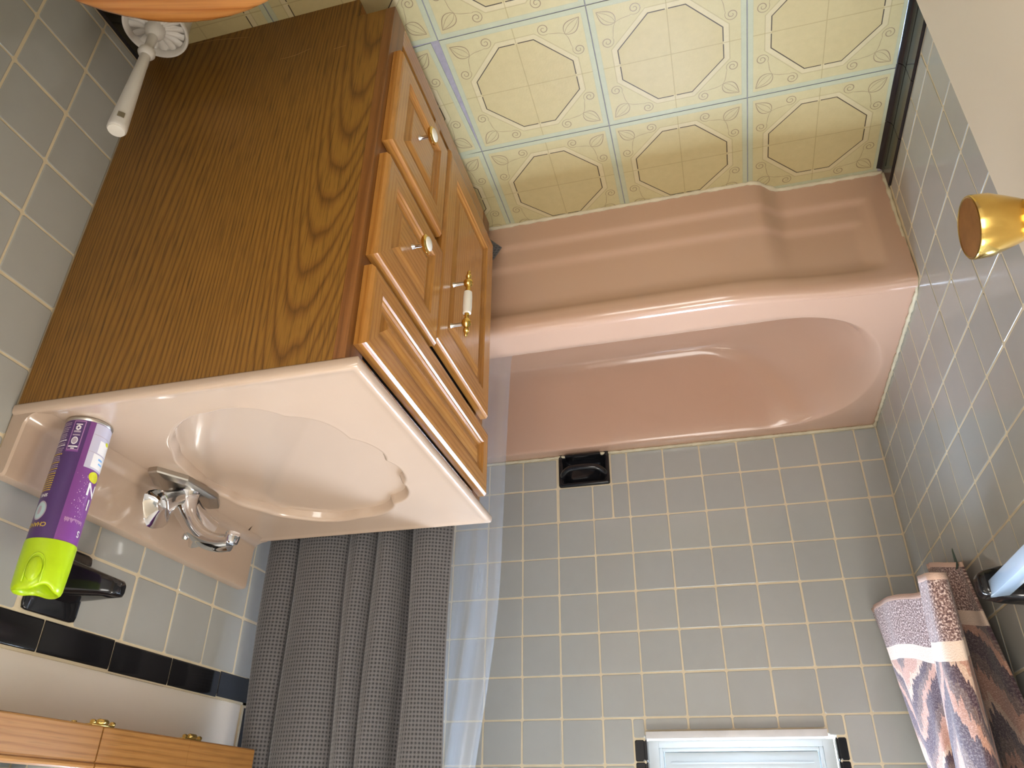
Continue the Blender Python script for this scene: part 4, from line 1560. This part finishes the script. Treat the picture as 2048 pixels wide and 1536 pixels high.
fc = [((.125, -.035, .856), (.10, -.151, 1.226)), ((.131, -.12, .868), (.108, -.21, 1.23)), ((.131, -.217, .879), (.112, -.275, 1.234)), ((.122, -.334, .897), (.100, -.325, 1.236)), ((.098, -.427, .918), (.082, -.345, 1.236)), ((.100, -.50, .925), (.090, -.40, 1.240)),
      ((.130, -.598, .934), (.112, -.449, 1.243)), ((.146, -.680, .950), (.118, -.52, 1.248)), ((.150, -.742, .962), (.130, -.61, 1.252)), ((.128, -.752, .966), (.108, -.668, 1.255)), ((.100, -.655, .945), (.085, -.600, 1.25)), ((.080, -.58, .93), (.07, -.53, 1.245))]
sheet('front_fall', fc, 0.02, .0765, 1)
bc = [((.030, -.275, .819), (.030, -.35, 1.2)), ((.034, -.32, .828), (.034, -.38, 1.2)), ((.042, -.40, .850), (.040, -.48, 1.2)), ((.030, -.47, .872), (.030, -.57, 1.2)), ((.026, -.515, .884), (.026, -.632, 1.2))]
sheet('back_fall', bc, .33, .0555, -1)
ov = []
for yy in [-.715 + .615 * i / 20 for i in range(21)]:
    for a in range(9):
        t = PI * a / 8
        ov.append((.066 + .0105 * math.cos(t), yy, 1.503 + .0105 * math.sin(t)))
ofs = [(i * 9 + j, (i + 1) * 9 + j, (i + 1) * 9 + j + 1, i * 9 + j + 1) for i in range(20) for j in range(8)]
mesh('bar_fold', ov, ofs, M_TOWEL, tow, True, uvs=[(p[1] + .8, .66 + p[0]) for p in ov])
mb = MB().add([(.019, -.446, .842), (.019, -.452, .838), (.030, -.500, .884), (.030, -.480, .890)], [(0, 1, 2, 3)])
o = mb.obj('care_tag', M_GREEN, tow)
md = o.modifiers.new('thickness', 'SOLIDIFY'); md.thickness = .001

# ================================================================== black ceramic posts
lh = thing('towel_post', 'black ceramic towel-bar post with bright square bar, below right of the towel', 'towel bar', (0, -.845, 1.02))
def block(rings_, parent, name, mat=M_BLACK, n=32, ex=5):
    if name == 'wall_plate': n, ex = 64, 16
    """superelliptic loft along given centres: (centre, half a vec, half b vec)"""
    rr_ = []
    for c, a, b in rings_:
        c, a, b = Vector(c), Vector(a), Vector(b)
        ring = []
        for j in range(n):
            t = 2 * PI * j / n
            cc, ss = math.cos(t), math.sin(t)
            k = (abs(cc) ** ex + abs(ss) ** ex) ** (-1 / ex)
            ring.append(c + a * cc * k + b * ss * k)
        rr_.append(ring)
    return MB().rings(rr_).obj(name, mat, parent, True, 60)
block([((.0004, -.785, 1.000), (0, .052, 0), (0, 0, .052)), ((.008, -.785, 1.000), (0, .052, 0), (0, 0, .052)), ((.011, -.785, 1.000), (0, .049, 0), (0, 0, .049))], lh, 'wall_plate')
block([((.010, -.789, 1.000), (0, .034, 0), (0, 0, .036)), ((.030, -.787, 1.000), (0, .028, 0), (0, 0, .030)), ((.060, -.786, 1.000), (0, .026, 0), (0, 0, .026)), ((.083, -.790, 1.000), (0, .022, 0), (0, 0, .021)), ((.091, -.792, 1.000), (0, .018, 0), (0, 0, .017)), ((.094, -.793, 1.000), (0, .013, 0), (0, 0, .012))], lh, 'arm')
MB().box(.056, .082, -1.405, -.800, .9985, 1.0225, .0015)  .obj('square_bar', simple('acrylic_blue_daylight', (0.55, 0.70, 0.86), 0.12, coat=0.5), lh, True, 30)  # pale bar with the window's blue daylight put into its base colour
block([((.0004, -1.420, 1.000), (0, .052, 0), (0, 0, .052)), ((.011, -1.420, 1.000), (0, .049, 0), (0, 0, .049))], lh, 'wall_plate')
block([((.010, -1.42, 1.000), (0, .034, 0), (0, 0, .036)), ((.060, -1.42, 1.000), (0, .026, 0), (0, 0, .026)), ((.100, -1.42, 1.000), (0, .018, 0), (0, 0, .018))], lh, 'arm')

rh = thing('towel_post', 'black ceramic post on the tiles under the black band, behind the spray can', 'towel post', (XW, -1.225, 1.025))
block([((XW + .0004, -1.2270, 1.0265), (0, .0520, 0), (0, 0, .0525)), ((XW - .003, -1.2270, 1.0265), (0, .0520, 0), (0, 0, .0525)), ((XW - .0045, -1.2270, 1.0265), (0, .0505, 0), (0, 0, .051))][::-1], rh, 'wall_plate')
block([((XW - .004, -1.222, 1.020), (0, .041, 0), (0, 0, .034)), ((1.452, -1.218, 1.022), (0, .036, 0), (0, 0, .029)), ((1.432, -1.212, 1.026), (0, .030, 0), (0, 0, .024)), ((1.400, -1.203, 1.031), (0, .0205, 0), (0, 0, .0165)), ((1.382, -1.1985, 1.034), (0, .0150, 0), (0, 0, .0125)), ((1.3775, -1.1975, 1.0345), (0, .010, 0), (0, 0, .008))][::-1], rh, 'arm')
